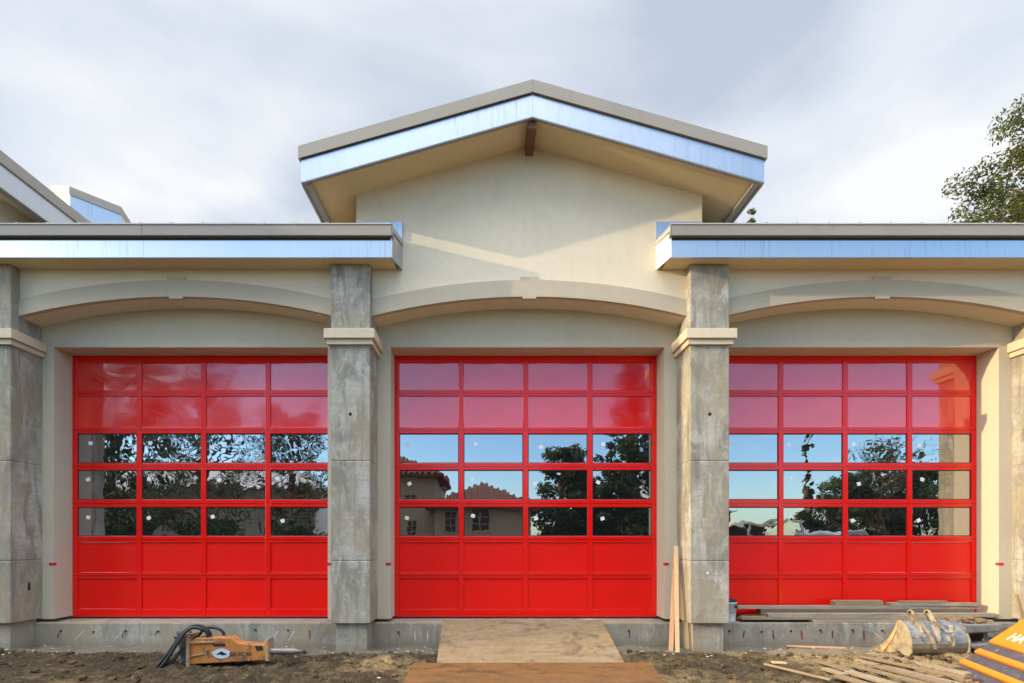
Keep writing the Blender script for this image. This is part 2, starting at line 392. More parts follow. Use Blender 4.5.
# central gable flank walls, walls beyond the three bays
mb = MB().box(X0-2.563, X0-2.40, YW, 20, 5.2, gable_z(2.5)).box(X0+2.40, X0+2.563, YW, 20, 5.2, gable_z(2.5))
mb.build('gable_side_wall', 'stucco', fs)
cL = X0-2*PITCH; half = 2.563
MB().xz([(cL-half, .41), (cL+half, .41), (cL+half, gable_z(half)), (cL, gable_z(0)), (cL-half, gable_z(half))], YA+.03, YW+.3).build('end_wall', 'stucco', fs)
MB().box(X0+PITCH*1.5+.3, 14, YW, YW+.3, .41, 6.05).build('end_wall', 'stucco', fs)
MB().box(-13, 14, 19.7, 20, .4, 6.0).build('rear_wall', 'stucco', fs)

# --- recessed bay walls with the door openings
ZL = 4.642; HO = 2.135
door_c = [-4.60, .645, 5.852]
for i in (-1, 0, 1):
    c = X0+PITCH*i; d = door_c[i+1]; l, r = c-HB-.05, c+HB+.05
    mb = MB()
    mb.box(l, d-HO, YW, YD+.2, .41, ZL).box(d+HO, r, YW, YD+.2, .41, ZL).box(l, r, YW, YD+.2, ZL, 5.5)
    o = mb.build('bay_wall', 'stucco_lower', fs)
    for sx, q in ((d-HO, -1), (d+HO, 1)):
        if q < 0: MB().box(sx-.07, sx+.003, YW-.004, YW+.05, 1.245, 1.285).build('red_tag', 'sticker_red', o)
        else: MB().box(sx-.003, sx+.07, YW-.004, YW+.05, 1.245, 1.285).build('red_tag', 'sticker_red', o)
    # plaster control joint running from the lintel corner
    MB().box(l+.05, d-HO-.01, YW-.003, YW+.01, ZL+.028, ZL+.034).box(d+HO+.01, r-.05, YW-.003, YW+.01, ZL+.028, ZL+.034).build('control_joint', 'trim_stucco', o)

# --- piers
pier_proto = None
for k in range(4):
    c = X0+PITCH*(k-1.5); w = .285
    mb = MB()
    jz = [.42, 1.335, 2.79, 4.50]
    for a, b in zip(jz[:-1], jz[1:]): mb.box(c-w, c+w, YP, YW+.01, a+.003, b-.003)
    mb.box(c-w+.006, c+w-.006, YP+.006, YW, .43, 4.5)
    mb.box(c-w, c+w, YP, YA+.2, 4.5, 5.88)
    mb.box(c-w+.004, c+w-.004, YA+.2, YW, 4.5, 5.88)
    p = mb.build('pier', 'concrete', fs, .014)
    b = MB().box(c-w-.08, c+w+.08, YP-.08, YW-.004, 4.549, 4.69)
    cap = b.build('pier_capital', 'capital_stucco', p, .006)
    MB().box(c-w-.045, c+w+.045, YP-.045, YW-.006, 4.470, 4.543).build('capital_moulding', 'capital_stucco', p, .006)
    MB().box(c-.23, c+.23, YP+.06, YF+.05, -.3, .425).build('pier_base', 'concrete_dark', p, .012)
    hole = MB().tube([(c+.0, YP-.002, 3.47), (c+.0, YP+.03, 3.47)], .026, 10)
    if k in (1, 2): hole.build('tie_hole', 'seal', p)
    if k == 2: MB().tube([(c-.03, YP-.002, 1.16), (c-.03, YP+.01, 1.16)], .022, 10).build('patch_spot', 'white_mark', p)
    if k == 0: MB().box(c+w-.001, c+w+.003, 8.22, 8.26, .88, 1.0).build('tie_hole', 'seal', p)

# --- foundation
f = MB().box(-16, 16, YF, 20, -.4, .362).build('foundation', 'concrete_dark', fs, .012)
fx = [-6.55, -6.05, -5.55, -5.05, -4.55, -4.05, -3.55, -3.05, -1.35, 2.2, 3.75, 4.25, 4.7, 5.15, 5.65, 6.1, 8.2]
for q, x in enumerate(fx):
    z = .24+random.uniform(-.02, .03); y = YF
    a = random.uniform(-.03, .03)
    MB().tube([(x, y+.01, z), (x+a*.3, y-.028, z+.004), (x+a, y-.036, z-.05), (x+a*1.4, y-.03, z-.10)][:random.choice((2, 3, 4))], .0055, 6).tube([(x, y+.01, z), (x, y-.006, z)], .016, 8).build('form_tie', 'tie', f)
def streak(x, z0, z1, w, mat, name, lean=0):
    pts = []; n = 7
    L_, R_ = [], []
    for j in range(n+1):
        t = j/n; ww = w*(.35+.65*math.sin(math.pi*min(1, .15+t*.8)))*random.uniform(.7, 1.2)
        cx = x+lean*t; z = z0+(z1-z0)*t
        L_.append((cx-ww, z)); R_.append((cx+ww, z))
    MB().xz(L_+R_[::-1], YF-.003, YF+.004).build(name, mat, f)
for x in (3.98, 4.42, 4.86, 5.34, 5.82, -2.72, 6.75): streak(x, .25, .10+random.uniform(-.03, .04), .013, 'rust', 'rust_stain', random.uniform(-.02, .02))
for x, ln in ((-6.2, -.16), (-5.6, -.15), (-4.35, -.13), (-2.95, -.1), (-1.1, .01), (-.9, 0), (5.95, .2), (-3.2, -.1)): streak(x, .24, .08, .006, 'white_mark', 'lime_streak', ln)

# --- roll-up doors
zr = lambda y: H+(VY-y)/61.44
rows = [(362, 390), (396.3, 427), (433.5, 463), (470, 499.5), (507, 536), (542.5, 572.5), (578.5, 609)]
PW, MW = .966, .0823
for i in range(3):
    c = door_c[i]; l, r = c-HO, c+HO
    cols = []; x = l+(2*HO-4*PW-3*MW)/2
    for k in range(4): cols.append((x, x+PW)); x += PW+MW
    fr = MB()
    zt, zb = 4.80, .386
    # stiles and mullions full height, rails butted between them
    edges = [l+.001] + [e for cc in cols for e in cc] + [r-.001]
    for a, b in zip(edges[0::2], edges[1::2]): fr.box(a, b, YD, YD+.05, zb, zt)
    zs = [zt] + [zr(y) for rr in rows for y in rr] + [zb]
    for a, b in zip(zs[0::2], zs[1::2]):
        for xa, xb in cols: fr.box(xa, xb, YD+.002, YD+.048, b, a)
    door = fr.build('garage_door', 'red', fs, .006)
    # seams between the seven hinged sections
    sm = MB()
    for j in range(6):
        zz = (zr(rows[j][1])+zr(rows[j+1][0]))/2; sm.box(l+.002, r-.002, YD-.0025, YD+.02, zz-.003, zz+.003)
    sm.build('section_seam', red_paint('red_enamel_seam_%d' % i, 0, 1, .2, (.25, .003, .003)), door)
    MB().box(l+.002, r-.002, YD+.004, YD+.04, .360, .384).build('bottom_seal', 'seal', door)
    rp = [red_paint('red_enamel_wavy_left', .008, 1.5, ior=2.15), red_paint('red_enamel_wavy_centre', .0065, 1.3, ior=2.15), red_paint('red_enamel_wavy_right', .005, 1.3, ior=2.15)][i]
    gm = [glass('wavy_dark_glass_left', .0046, 2.2), glass('dark_glass_centre', .0011, 2.0), glass('wavy_dark_glass_right', .0026, 2.2)][i]
    for j, (ya, yb) in enumerate(rows):
        for k, (xa, xb) in enumerate(cols):
            za, zb_ = zr(yb), zr(ya)
            if j in (2, 3, 4):
                # every pane sits a hair out of true, as glazing does
                t1, t2 = random.uniform(-.0012, .0012), random.uniform(-.0012, .0012)
                q = MB().box(xa+.004, xb-.004, YD+.024, YD+.034, za+.004, zb_-.004)
                q.v = [Vector((p.x, p.y+(p.x-(xa+xb)/2)*t1+(p.z-(za+zb_)/2)*t2, p.z)) for p in q.v]
                q.build('window_pane', gm, door)
                MB().box(xa+.001, xb-.001, YD+.020, YD+.026, zb_-.014, zb_-.001).box(xa+.001, xb-.001, YD+.020, YD+.026, za+.001, za+.011).box(xa+.001, xa+.011, YD+.020, YD+.026, za+.012, zb_-.015).box(xb-.011, xb-.001, YD+.020, YD+.026, za+.012, zb_-.015).build('window_bead', 'seal', door)
                hx = xa+(.11 if k != 2 or i != 1 else .13)+random.uniform(-.02, .1); hz = za+(zb_-za)*random.uniform(.52, .72); s = .036
                an = random.uniform(-.5, .5)
                S = Matrix.Translation((hx, YD+.0215, hz)) @ Matrix.Rotation(an, 4, 'Y')
                if not (i == 0 and k == 3 and j == 2): MB().box(-s, s*.8, 0, .0025, -s*.8, s*.8, S).build('window_sticker', 'sticker_white', door)
            else:
                q = MB()
                q.box(xa+.002, xb-.002, YD+.020, YD+.040, za+.002, zb_-.002)
                q.build('panel', rp if j < 2 else M['red_dusty'], door)

# --- low eave roofs either side of the gable
YE = 7.72
for s in (-1, 1):
    xe = X0+s*1.97; xf = s*15.0 if s > 0 else -14.6
    a, b = min(xe, xf), max(xe, xf)
    dk = MB()
    z0, z1, z2 = 5.656, 5.882, 6.102
    dk.yz([(YE+.05, z0+.02), (YE+.05, z2-.01), (20, z2+.28*12.2), (20, z0+.02)][:4], a if s < 0 else X0+2.70, b if s > 0 else X0-2.70)
    dk.box(min(xe, X0+s*2.7), max(xe, X0+s*2.7), YE+.05, YA+.029, z0+.02, z2-.01)
    lr = dk.build('lower_roof', 'roof_metal', fs)
    e = .0
    # soffit, fascia, gutter with a light rolled lip
    MB().box(a, b, YE+.012, YA+.03, z0-.004, z0+.018).build('soffit', 'soffit', lr)
    jx = [a, -7.9, -4.85, b] if s < 0 else [a, 4.9, 8.0, b]
    jx = [x for x in jx]
    for p_, q_ in zip(jx[:-1], jx[1:]): 
        MB().box(p_+.0015, q_-.0015, YE, YE+.03, z0-.012, z1).build('fascia', 'galv', lr)
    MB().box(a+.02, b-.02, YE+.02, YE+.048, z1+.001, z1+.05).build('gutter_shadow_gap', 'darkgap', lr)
    for p_, q_ in zip(jx[:-1], jx[1:]):
        MB().box(p_+.001, q_-.001, YE-.045, YE+.045, z1+.048, z2-.022).build('gutter', 'gutter', lr, .006)
    MB().box(a, b, YE-.055, YE+.06, z2-.0215, z2).build('gutter_lip', 'gutter_lip', lr, .004)
    # mitred return that closes the eave against the gable wall
    xb = X0+s*1.88
    cap = MB()
    A, Bk = Vector((xe, YE-.002, 0)), Vector((xb, YA+.028, 0))
    cap.prism([(A.x, A.y, z0-.012), (Bk.x, Bk.y, z0-.012), (Bk.x, Bk.y, z2-.05), (A.x, A.y, z2-.05)], (s*.02, 0, 0))
    cap.build('end_cap', 'galv' if s < 0 else 'capwhite', lr)
    MB().prism([(A.x-s*.012, A.y-.035, z2-.10), (Bk.x-s*.012, Bk.y, z2-.10), (Bk.x-s*.012, Bk.y, z2-.03), (A.x-s*.012, A.y-.035, z2-.03)], (s*.011, 0, 0)).build('end_flashing', 'gutter_lip', lr)
    MB().prism([(A.x-s*.013, A.y-.045, z1+.05), (A.x-s*.013, A.y+.035, z1+.02), (A.x-s*.013, A.y+.035, z2-.004), (A.x-s*.013, A.y-.045, z2-.004)], (s*.010, 0, 0)).build('gutter_end', 'gutter', lr)
    MB().box(min(xb, X0+s*2.56), max(xb, X0+s*2.56), YA+.004, YA+.0295, 6.10, 6.345).build('wall_flashing', 'galv', lr)
    rb = MB(); x = X0+s*2.9
    while abs(x) < 14.4:
        y0_ = YE+.0; rb.prism([(x-.013, y0_, z2-.0), (x+.013, y0_, z2-.0), (x+.013, y0_, z2+.042), (x-.013, y0_, z2+.042)], (0, 6.0, .28*6.0)); x += s*.44
    rb.build('standing_seam', 'roof_metal', lr)

# --- the gable roof
def make_gable():
    YG = 7.48; HW = 3.18; sl = .284; zA = 7.94; Y1 = 20.0
    zt = lambda d, o=0: zA+o-sl*abs(d)
    rf = MB()
    rf.xz([(X0-HW+.03, zt(HW-.03, -.02)), (X0, zt(0, -.02)), (X0+HW-.03, zt(HW-.03, -.02)), (X0+HW-.03, zt(HW-.03, -.40)), (X0, zt(0, -.40)), (X0-HW+.03, zt(HW-.03, -.40))], YG+.03, Y1)
    g_ = rf.build('gable_roof', 'roof_metal', fs)
    sf = MB().xz([(X0-HW+.03, gable_z(HW-.03)), (X0, gable_z(0)), (X0+HW-.03, gable_z(HW-.03)), (X0+HW-.03, gable_z(HW-.03)+.03), (X0, gable_z(0)+.03), (X0-HW+.03, gable_z(HW-.03)+.03)], YG+.03, Y1)
    sf.build('soffit', 'soffit', g_)
    def rake(d0, d1, o0, o1, y0, y1):
        b = MB(); b.xz([(X0+d0, zt(d0, o0)), (X0+d1, zt(d1, o0)), (X0+d1, zt(d1, o1)), (X0+d0, zt(d0, o1))], y0, y1); return b
    for s in (-1, 1):
        cuts = [0.0, 1.18, 2.2, HW]
        cg = [0.0, .36, HW] if s > 0 else [0.0, .22, HW]
        for a, b in zip(cg[:-1], cg[1:]): rake(s*(a+.001), s*(b-.001), -.17, -.487, YG, YG+.03).build('fascia', 'galv', g_)
        for a, b in zip(cuts[:-1:1], cuts[1:]):
            if a in (0.0,): rake(s*(a+.001), s*(.52-.001), 0, -.17, YG-.03, YG+.05).build('rake_trim', 'gutter', g_); rake(s*.521, s*(HW+.03), 0, -.17, YG-.03, YG+.05).build('rake_trim', 'gutter', g_)
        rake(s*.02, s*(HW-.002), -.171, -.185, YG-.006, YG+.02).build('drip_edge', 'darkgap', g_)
        rake(s*.0, s*(HW-.0), -.487, -.500, YG+.004, YG+.055).build('soffit_edge', 'lip', g_)
        # eave side: gutter face, galvanised face and the two metal strips under it
        xs = X0+s*HW
        ze = zt(HW)
        MB().box(min(xs, xs+s*.03), max(xs, xs+s*.03), YG+.051, Y1, ze-.17, ze-.002).build('eave_trim', 'gutter', g_)
        MB().box(min(xs-s*.03, xs-.0), max(xs-s*.03, xs), YG+.031, Y1, ze-.487, ze-.171).build('eave_fascia', 'galv', g_)
        MB().box(min(xs-s*.03, xs-s*.13), max(xs-s*.03, xs-s*.13), YG+.056, Y1, ze-.487, ze-.462).build('soffit_vent', 'lip', g_)
        MB().box(min(xs+s*.002, xs-s*.028), max(xs+s*.002, xs-s*.028), YG+.056, Y1, ze-.505, ze-.488).build('soffit_edge', 'gutter', g_)
    MB().box(X0-.058, X0+.058, YG+.06, YA+.04, 7.335, 7.46).build('ridge_beam', 'beam', g_, .004)
    return g_
gb = make_gable()
gb2 = copy_tree(gb); gb2.location.x += -2*PITCH-.12
gb2['label'] = 'matching gable over the bay left of the frame'

# --- clerestory end seen above the left roof
A_, B_, C_, D_ = at(53, 188, 16.5), at(71.3, 189, 16.0), at(122, 209, 16.6), at(131, 223, 17.0)
cl = MB()
hgt = .85
mon = None
def panel(P, Q, top, bot, name, mat, parent, off=(0, 0, 0), th=(0, .06, 0)):
    o = Vector(off)
    pts = [P+o-Vector((0, 0, top)), Q+o-Vector((0, 0, top)), Q+o-Vector((0, 0, bot)), P+o-Vector((0, 0, bot))]
    return MB().prism(pts, th).build(name, mat, parent)
back = Vector((.0, 4.0, 0))
cl.add([A_, B_, C_, D_, A_+back, D_+back] + [p-Vector((0, 0, .6)) for p in (A_, B_, C_, D_, A_+back, D_+back)],
       [(0, 1, 2, 3, 5, 4), (11, 9, 8, 7, 6, 10), (0, 6, 7, 1), (1, 7, 8, 2), (2, 8, 9, 3), (3, 9, 11, 5), (5, 11, 10, 4), (4, 10, 6, 0)])
mon = cl.build('rear_roof', 'roof_metal', fs)
panel(A_, B_, -.03, .17, 'roof_trim', 'gutter_lip', mon, (0, -.08, 0), (0, .07, 0))
panel(A_, B_, .17, .75, 'end_cap', 'capwhite', mon, (0, -.05, 0), (0, .04, 0))
for P_, Q_ in ((B_, C_), (C_, D_)):
    panel(P_, Q_, -.03, .20, 'roof_trim', 'gutter', mon, (0, -.08, 0), (0, .07, 0))
    panel(P_, Q_, .20, .75, 'fascia', 'galv', mon, (0, -.05, 0), (0, .04, 0))
MB().box(-13, -10.9, 17.2, 19, 6, 11.2).build('rear_wall', 'stucco', mon)

# ================================================================= GROUND
def gz(x, y):
    p = Vector((x, y, 0))
    near = 1 if -11 < x < 12 and 3 < y < 9.5 else 0
    if not near: return -.02
    edge = min(1, max(0, (x+11)/1.5))*min(1, max(0, (12-x)/1.5))*min(1, max(0, (y-3)/1.5))
    rough = min(1, max(.12, (7.95-y)/.35))
    z = .030*noise.noise(p*1.1)+.040*noise.noise(p*3.3+Vector((5, 1, 0)))
    z += rough*(.050*noise.noise(p*5.5)+.016*noise.noise(p*17)+.009*noise.noise(p*43))
    z += .030*max(0, 1-abs(y-7.45)/.5)*(.5+noise.noise(Vector((x*.9, 3, 0))))*rough
    # dirt heaped against the left-hand pier and around the ruts
    z += .05*math.exp(-((x+7.3)/1.3)**2-((y-7.7)/.35)**2)
    z += .06*math.exp(-((x-6.2)/1.3)**2-((y-7.2)/.5)**2)
    # a flattened, slightly raised patch where the slats lie
    z += .02*math.exp(-((x-5.6)/.8)**2-((y-6.8)/.6)**2)
    # keep the ramp sheets clear
    if -1.1 < x < 2.3 and y < 7.2: z = min(z, .0)
    if -.8 < x < 1.95 and y < 8.3: z = min(z, .01)
    return z*edge-.02*(1-edge)
gx = np.concatenate([[-900, -300, -100, -50, -25, -16], np.arange(-11, -7.6, .2), np.arange(-7.6, 8.2, .024), np.arange(8.2, 12.1, .2), [16, 25, 50, 100, 300, 900]])
gy = np.concatenate([[-900, -300, -100, -50, -25, -12, -6, 0, 2.5], np.arange(3, 5.7, .15), np.arange(5.7, 8.55, .022), [9.5, 14, 25, 60, 150, 400, 900]])
nx, ny = len(gx), len(gy)
V = np.empty((ny*nx, 3), dtype=np.float32)
k = 0
for y in gy:
    for x in gx:
        V[k] = (x, y, gz(float(x), float(y))); k += 1
idx = np.arange(nx*ny).reshape(ny, nx)
Q = np.stack([idx[:-1, :-1], idx[:-1, 1:], idx[1:, 1:], idx[1:, :-1]], -1).reshape(-1, 4)
def np_mesh(name, V, Q, mat, parent=None, loc=(0, 0, 0), smooth=False):
    me = bpy.data.meshes.new(name); n = len(Q); k = Q.shape[1]
    me.vertices.add(len(V)); me.vertices.foreach_set('co', np.asarray(V, np.float32).ravel())
    me.loops.add(n*k); me.loops.foreach_set('vertex_index', Q.astype(np.int32).ravel())
    me.polygons.add(n); me.polygons.foreach_set('loop_start', np.arange(0, n*k, k, dtype=np.int32))
    me.polygons.foreach_set('loop_total', np.full(n, k, np.int32))
    if smooth: me.polygons.foreach_set('use_smooth', np.ones(n, bool))
    me.update(); me.validate(); me.materials.append(M[mat])
    o = bpy.data.objects.new(name, me); col.objects.link(o); o.location = loc
    if parent is not None: o.parent = parent
    return o
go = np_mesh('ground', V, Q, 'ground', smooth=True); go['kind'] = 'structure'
MB().box(-120, 120, -10.2, 2.2, -.2, -.008).build('road', 'asphalt')['kind'] = 'structure'

# clods, pebbles and plaster crumbs
mb = MB()
for _ in range(2600):
    x = random.uniform(-7.6, 8.2); y = 5.9+2.0*random.random()**.8
    if -1.0 < x < 2.2 and y < 7.0 or -.75 < x < 1.9 and y < 8.3: continue
    r = .006+.050*random.random()**6
    mb.lump((x, y, gz(x, y)+r*.25), r, .35, (1, 1, .75))
o = mb.build('dirt_clods', 'mud'); tag(o, 'loose brown clods and pebbles strewn over the dirt', 'clods', kind='stuff')
mb = MB()
for _ in range(420):
    x = random.uniform(-7.6, 8.2); y = random.uniform(7.55, 8.38) if random.random() < .8 else random.uniform(6.2, 8.2)
    if -1.0 < x < 2.2 and y < 7.0 or -.75 < x < 1.9 and y < 8.35: continue
    r = .005+.02*random.random()**3
    mb.lump((x, y, gz(x, y)+r*.3), r, .4, (1.3, 1, .5))
o = mb.build('plaster_crumbs', 'crumb'); tag(o, 'pale plaster crumbs scattered along the foundation foot', 'plaster crumbs', kind='stuff')

# ================================================================= RAMP SHEETS
def sheet(name, P, th, mat, label):
    a, b, c, d = [Vector(p) for p in P]; n = (b-a).cross(d-a).normalized()
    if n.z < 0: n = -n
    o = MB().prism([p-n*th for p in (a, b, c, d)], n*th).build(name, mat, None, .002)
    return tag(o, label, 'plywood sheet', 'plywood sheets laid as a ramp')
sheet('plywood_sheet', [(-.675, 8.46, .402), (1.80, 8.46, .402), (1.80, 7.04, .032), (-.640, 7.04, .032)], .019, 'ply', 'pale weathered plywood ramp sloping up to the middle red door')
sheet('plywood_sheet', [(-.93, 7.0, .062), (2.12, 7.03, .062), (1.93, 5.5, .03), (-.95, 5.5, .03)], .022, 'ply_orange', 'orange brown muddy plywood sheet flat on the ground below the ramp')

# ================================================================= LUMBER
def plank(p0, p1, w, t, wdir, mat, label, name='plank', group=None, bev=.002):
    """a straight board from p0 to p1; wdir = direction of its wide side"""
    p0, p1 = Vector(p0), Vector(p1); ax = (p1-p0).normalized(); wd = Vector(wdir); wd = (wd-ax*wd.dot(ax)).normalized(); nd = ax.cross(wd)
    pts = [p0+wd*(a*w/2)+nd*(b*t/2) for a, b in ((-1, -1), (1, -1), (1, 1), (-1, 1))]
    o = MB().prism(pts, p1-p0).build(name, mat, None, bev)
    return tag(o, label, 'plank', group)
GL = 'pine planks leaning by the pier'
plank((2.71, 7.99, .0), (2.885, 8.30, 1.47), .062, .020, (1, -.1, 0), 'pine', 'salmon pine plank leaning by the right pier, the shorter left one', 'leaning_plank', GL)
plank((2.795, 7.955, .0), (2.875, 8.25, 1.55), .060, .020, (1, -.2, 0), 'pine_pale', 'pale pine plank leaning by the right pier, the taller right one', 'leaning_plank', GL)
def board(x0, x1, y0, y1, z0, z1, mat, label, rot=0):
    c = Vector(((x0+x1)/2, (y0+y1)/2, 0)); T = Matrix.Translation(c) @ Matrix.Rotation(rot, 4, 'Z') @ Matrix.Translation(-c)
    o = MB().box(x0, x1, y0, y1, z0, z1, T).build('board', mat, None, .003)
    return tag(o, label, 'board', 'boards stacked at the right door')
board(5.05, 7.85, 8.42, 8.55, .363, .402, 'board_grey', 'lowest grey board at the front edge of the stack by the right door', .004)
board(3.98, 7.70, 8.59, 8.80, .363, .402, 'board_brown', 'brown board under the back of the stack against the right red door')
board(3.97, 7.55, 8.44, 8.57, .403, .442, 'board_tan', 'long tan board second from the bottom at the front of the stack', -.004)
board(4.05, 7.70, 8.63, 8.80, .403, .445, 'board_brown', 'dark board second from the bottom at the back of the stack')
board(4.38, 7.92, 8.46, 8.585, .443, .497, 'board_grey', 'thick grey board on top at the front of the stack', .003)
board(4.36, 7.75, 8.64, 8.79, .446, .545, 'board_brown', 'thick brown timber in the middle of the stack against the red door')
board(3.96, 7.86, 8.65, 8.80, .546, .590, 'board_grey', 'long pale grey board topping the stack against the red door')
board(5.54, 6.32, 8.66, 8.78, .591, .675, 'board_tan', 'short chunky tan offcut lying on top of the board stack', .02)
board(6.43, 7.80, 8.64, 8.77, .591, .640, 'board_grey', 'greyish mid length board lying on top of the stack beside the offcut', -.015)
board(6.60, 7.35, 8.66, 8.76, .641, .668, 'board_tan', 'thin tan strip lying on the mid length board atop the stack', .02)
plank((4.55, 8.25, .035), (5.35, 8.12, .03), .07, .02, (0, 1, 0), 'pine', 'pinkish thin lath flat on the dust below the right door', 'wood_lath')
plank((3.55, 6.95, .06), (3.92, 6.2, .05), .03, .022, (1, 0, 0), 'board_tan', 'narrow tan stake lying on the dirt right of the ramp', 'wood_stake')
plank((3.66, 6.98, .075), (3.83, 6.95, .07), .08, .02, (0, 1, 0), 'pine_pale', 'short pale wood chip lying on the dirt beside the narrow stake', 'wood_chip')
plank((8.12, 8.15, .05), (8.19, 8.40, .80), .06, .03, (1, 0, 0), 'board_tan', 'tan stake standing against the far right pier', 'wood_stake')

def on_plane(px, py, z): return at(px, py, (H-z)*F/(py-VY))
SL = [((879, 652.8), (968, 669)), ((869, 653.5), (968, 673.8)), ((863, 656.8), (968, 679)), ((857, 660.2), (960, 684)), ((853, 665.5), (938, 686.5)),
      ((848, 671.5), (905, 688)), ((838, 676.0), (884, 690)), ((824, 668.5), (846, 675.0)), ((816, 660.2), (851, 670.6)), ((884, 657.5), (968, 675.4)), ((872, 665.0), (955, 686))]
for q, (a, b) in enumerate(SL):
    r_ = random.Random(q); zz = .042+.014*(q % 3)
    P0, P1 = on_plane(*a, zz), on_plane(*b, zz)
    plank(P0, P1+Vector((0, 0, r_.uniform(-.01, .01))), r_.uniform(.085, .125), .03, (1, .1, r_.uniform(-.12, .12)), 'slat_%d' % (q % 2), 'muddy tan slat among the parallel slats on the dirt in front of the excavator bucket', 'slat', 'slats lying in front of the bucket', .004)
# ================================================================= PAIL
pl = thing('pail', 'white plastic pail with a dark lid half hidden behind the right pier', 'pail', (3.80, 8.58, .363))
def lathe(prof, c, n=20):
    mb = MB(); 
    for j in range(n):
        a = 2*math.pi*j/n
        for r_, z in prof: mb.v.append(Vector((c[0]+r_*math.cos(a), c[1]+r_*math.sin(a), c[2]+z)))
    k = len(prof)
    for j in range(n):
        for q in range(k-1):
            mb.f.append((j*k+q, ((j+1) % n)*k+q, ((j+1) % n)*k+q+1, j*k+q+1))
    return mb
pc = (3.80, 8.58, .363)
lathe([(.0, .0), (.112, .0), (.116, .02), (.135, .29), (.143, .29), (.143, .305), (.137, .305), (.132, .318), (.128, .315), (.11, .02), (0, .02)], pc).build('body', 'pail', pl, 0, True)
lathe([(0, .335), (.06, .36), (.125, .345), (.14, .325), (.14, .309), (0, .309)], pc).build('lid', 'seal', pl, 0, True)
MB().tube([(3.80+.145*math.cos(t), 8.58-.145*abs(math.sin(t))-.01, .363+.27-.12*abs(math.sin(t))) for t in np.linspace(math.pi, 2*math.pi, 12)], .004, 6).build('handle', 'tie', pl)
MB().box(3.862, 3.90, 8.455, 8.462, .58, .63).build('label', 'ink', pl)

# ================================================================= HYDRAULIC BREAKER
YB = 7.13; KB = YB/F
def bp(px, py): return ((px-VX)*KB, H+(VY-py)*KB+.0)
bx = thing('hydraulic_breaker', 'worn orange hydraulic breaker with black hoses lying on the dirt by the left door', 'breaker', (bp(228, 665)[0], YB+.15, 0))
prof = [(190, 641.5), (196, 637.8), (231, 637.5), (239, 643.2), (262, 645.2), (267.5, 644.5), (267.5, 660), (247, 661.5), (190, 664.5)]
body = MB().xz([bp(*p) for p in prof], YB, YB+.17).build('housing', 'orange_steel', bx, .012)
MB().xz([bp(*p) for p in [(186.8, 634.5), (190.3, 634), (190.3, 667), (186.8, 666)]], YB-.03, YB+.20).build('end_plate', 'orange_edge', bx, .006)
MB().xz([bp(*p) for p in [(264.5, 640.5), (268.6, 638.5), (269, 661), (266, 661)]], YB-.02, YB+.18).build('nose_plate', 'orange_edge', bx, .008)
MB().xz([bp(*p) for p in [(190.5, 641.8), (214, 641.2), (214, 642.6), (190.5, 643.4)]], YB-.022, YB+.001).build('side_rib', 'orange_edge', body, .003)
MB().xz([bp(*p) for p in [(190.5, 655.6), (204, 653.2), (204, 654.4), (190.5, 657)]], YB-.016, YB+.001).build('side_rib', 'orange_edge', body, .003)
MB().xz([bp(*p) for p in [(213, 644.2), (214, 643.8), (225, 643.8), (225.6, 644.6), (225, 646.3), (213.5, 646.4)]], YB-.003, YB+.02).build('slot', 'seal', body)
MB().xz([bp(*p) for p in [(255, 646), (262, 645.6), (263, 650), (257, 651)]], YB-.004, YB+.01).build('grease_patch', 'seal', body)
cx, cz = bp(221.5, 653.6)
ov = [(cx+.118*math.cos(t)*(1+.06*math.sin(5*t)), cz+.062*math.sin(t)*(1+.05*math.cos(4*t))) for t in np.linspace(0, 2*math.pi, 28, endpoint=False)]
lb = MB().xz(ov, YB-.004, YB+.002).build('oval_label', 'label_blue', bx)
TX = lambda px, py, rot=0, y=YB-.005: Matrix.Translation((bp(px, py)[0], y, bp(px, py)[1])) @ Matrix.Rotation(rot, 4, 'Y') @ Matrix.Rotation(R(90), 4, 'X')
MB().xz([(cx-.07, cz-.012), (cx-.002, cz-.012), (cx-.002, cz+.03), (cx+.004, cz+.03), (cx+.004, cz-.018), (cx+.02, cz-.03), (cx+.02, cz-.02), (cx+.07, cz-.015), (cx+.07, cz-.008), (cx-.07, cz-.005)], YB-.006, YB-.003).build('label_mark', 'ink', lb)
text('lettering', 'GA SC 60', 'ink', bx, .070, TX(240.3, 653.9))
text('lettering', 'HYDRAULIC', 'ink_red', bx, .036, TX(240, 650.2)) if False else None
MB().box(*sorted((bp(206.3, 0)[0], bp(208.6, 0)[0])), YB-.004, YB+.002, bp(0, 655)[1], bp(0, 650.5)[1]).build('small_plate', 'dark_steel', bx)
c0, c1 = bp(268, 652.5), bp(299, 652.6)
MB().tube([(c0[0], YB+.085, c0[1]), (c0[0]+.02, YB+.085, c0[1]), (c1[0]-.09, YB+.085, c1[1]), (c1[0]-.02, YB+.085, c1[1]), (c1[0], YB+.085, c1[1])], [.055, .045, .044, .020, .004], 14).build('chisel', 'chisel', bx, 0, True)
MB().xz([bp(*p) for p in [(179, 641), (182, 636), (187, 634.5), (187, 666), (184, 668), (178, 667), (181, 660), (178, 652)]], YB+.02, YB+.17).build('mount_bracket', 'dark_steel', bx, .012)
kb = MB()
for px, py, r_ in ((173.5, 637, .045), (176, 634.5, .035), (174.5, 642, .05), (179, 647, .045), (181.5, 641, .04)): kb.lump((bp(px, py)[0], YB+.07, bp(px, py)[1]), r_, .2)
kb.build('mount_pin', 'dark_steel', bx)
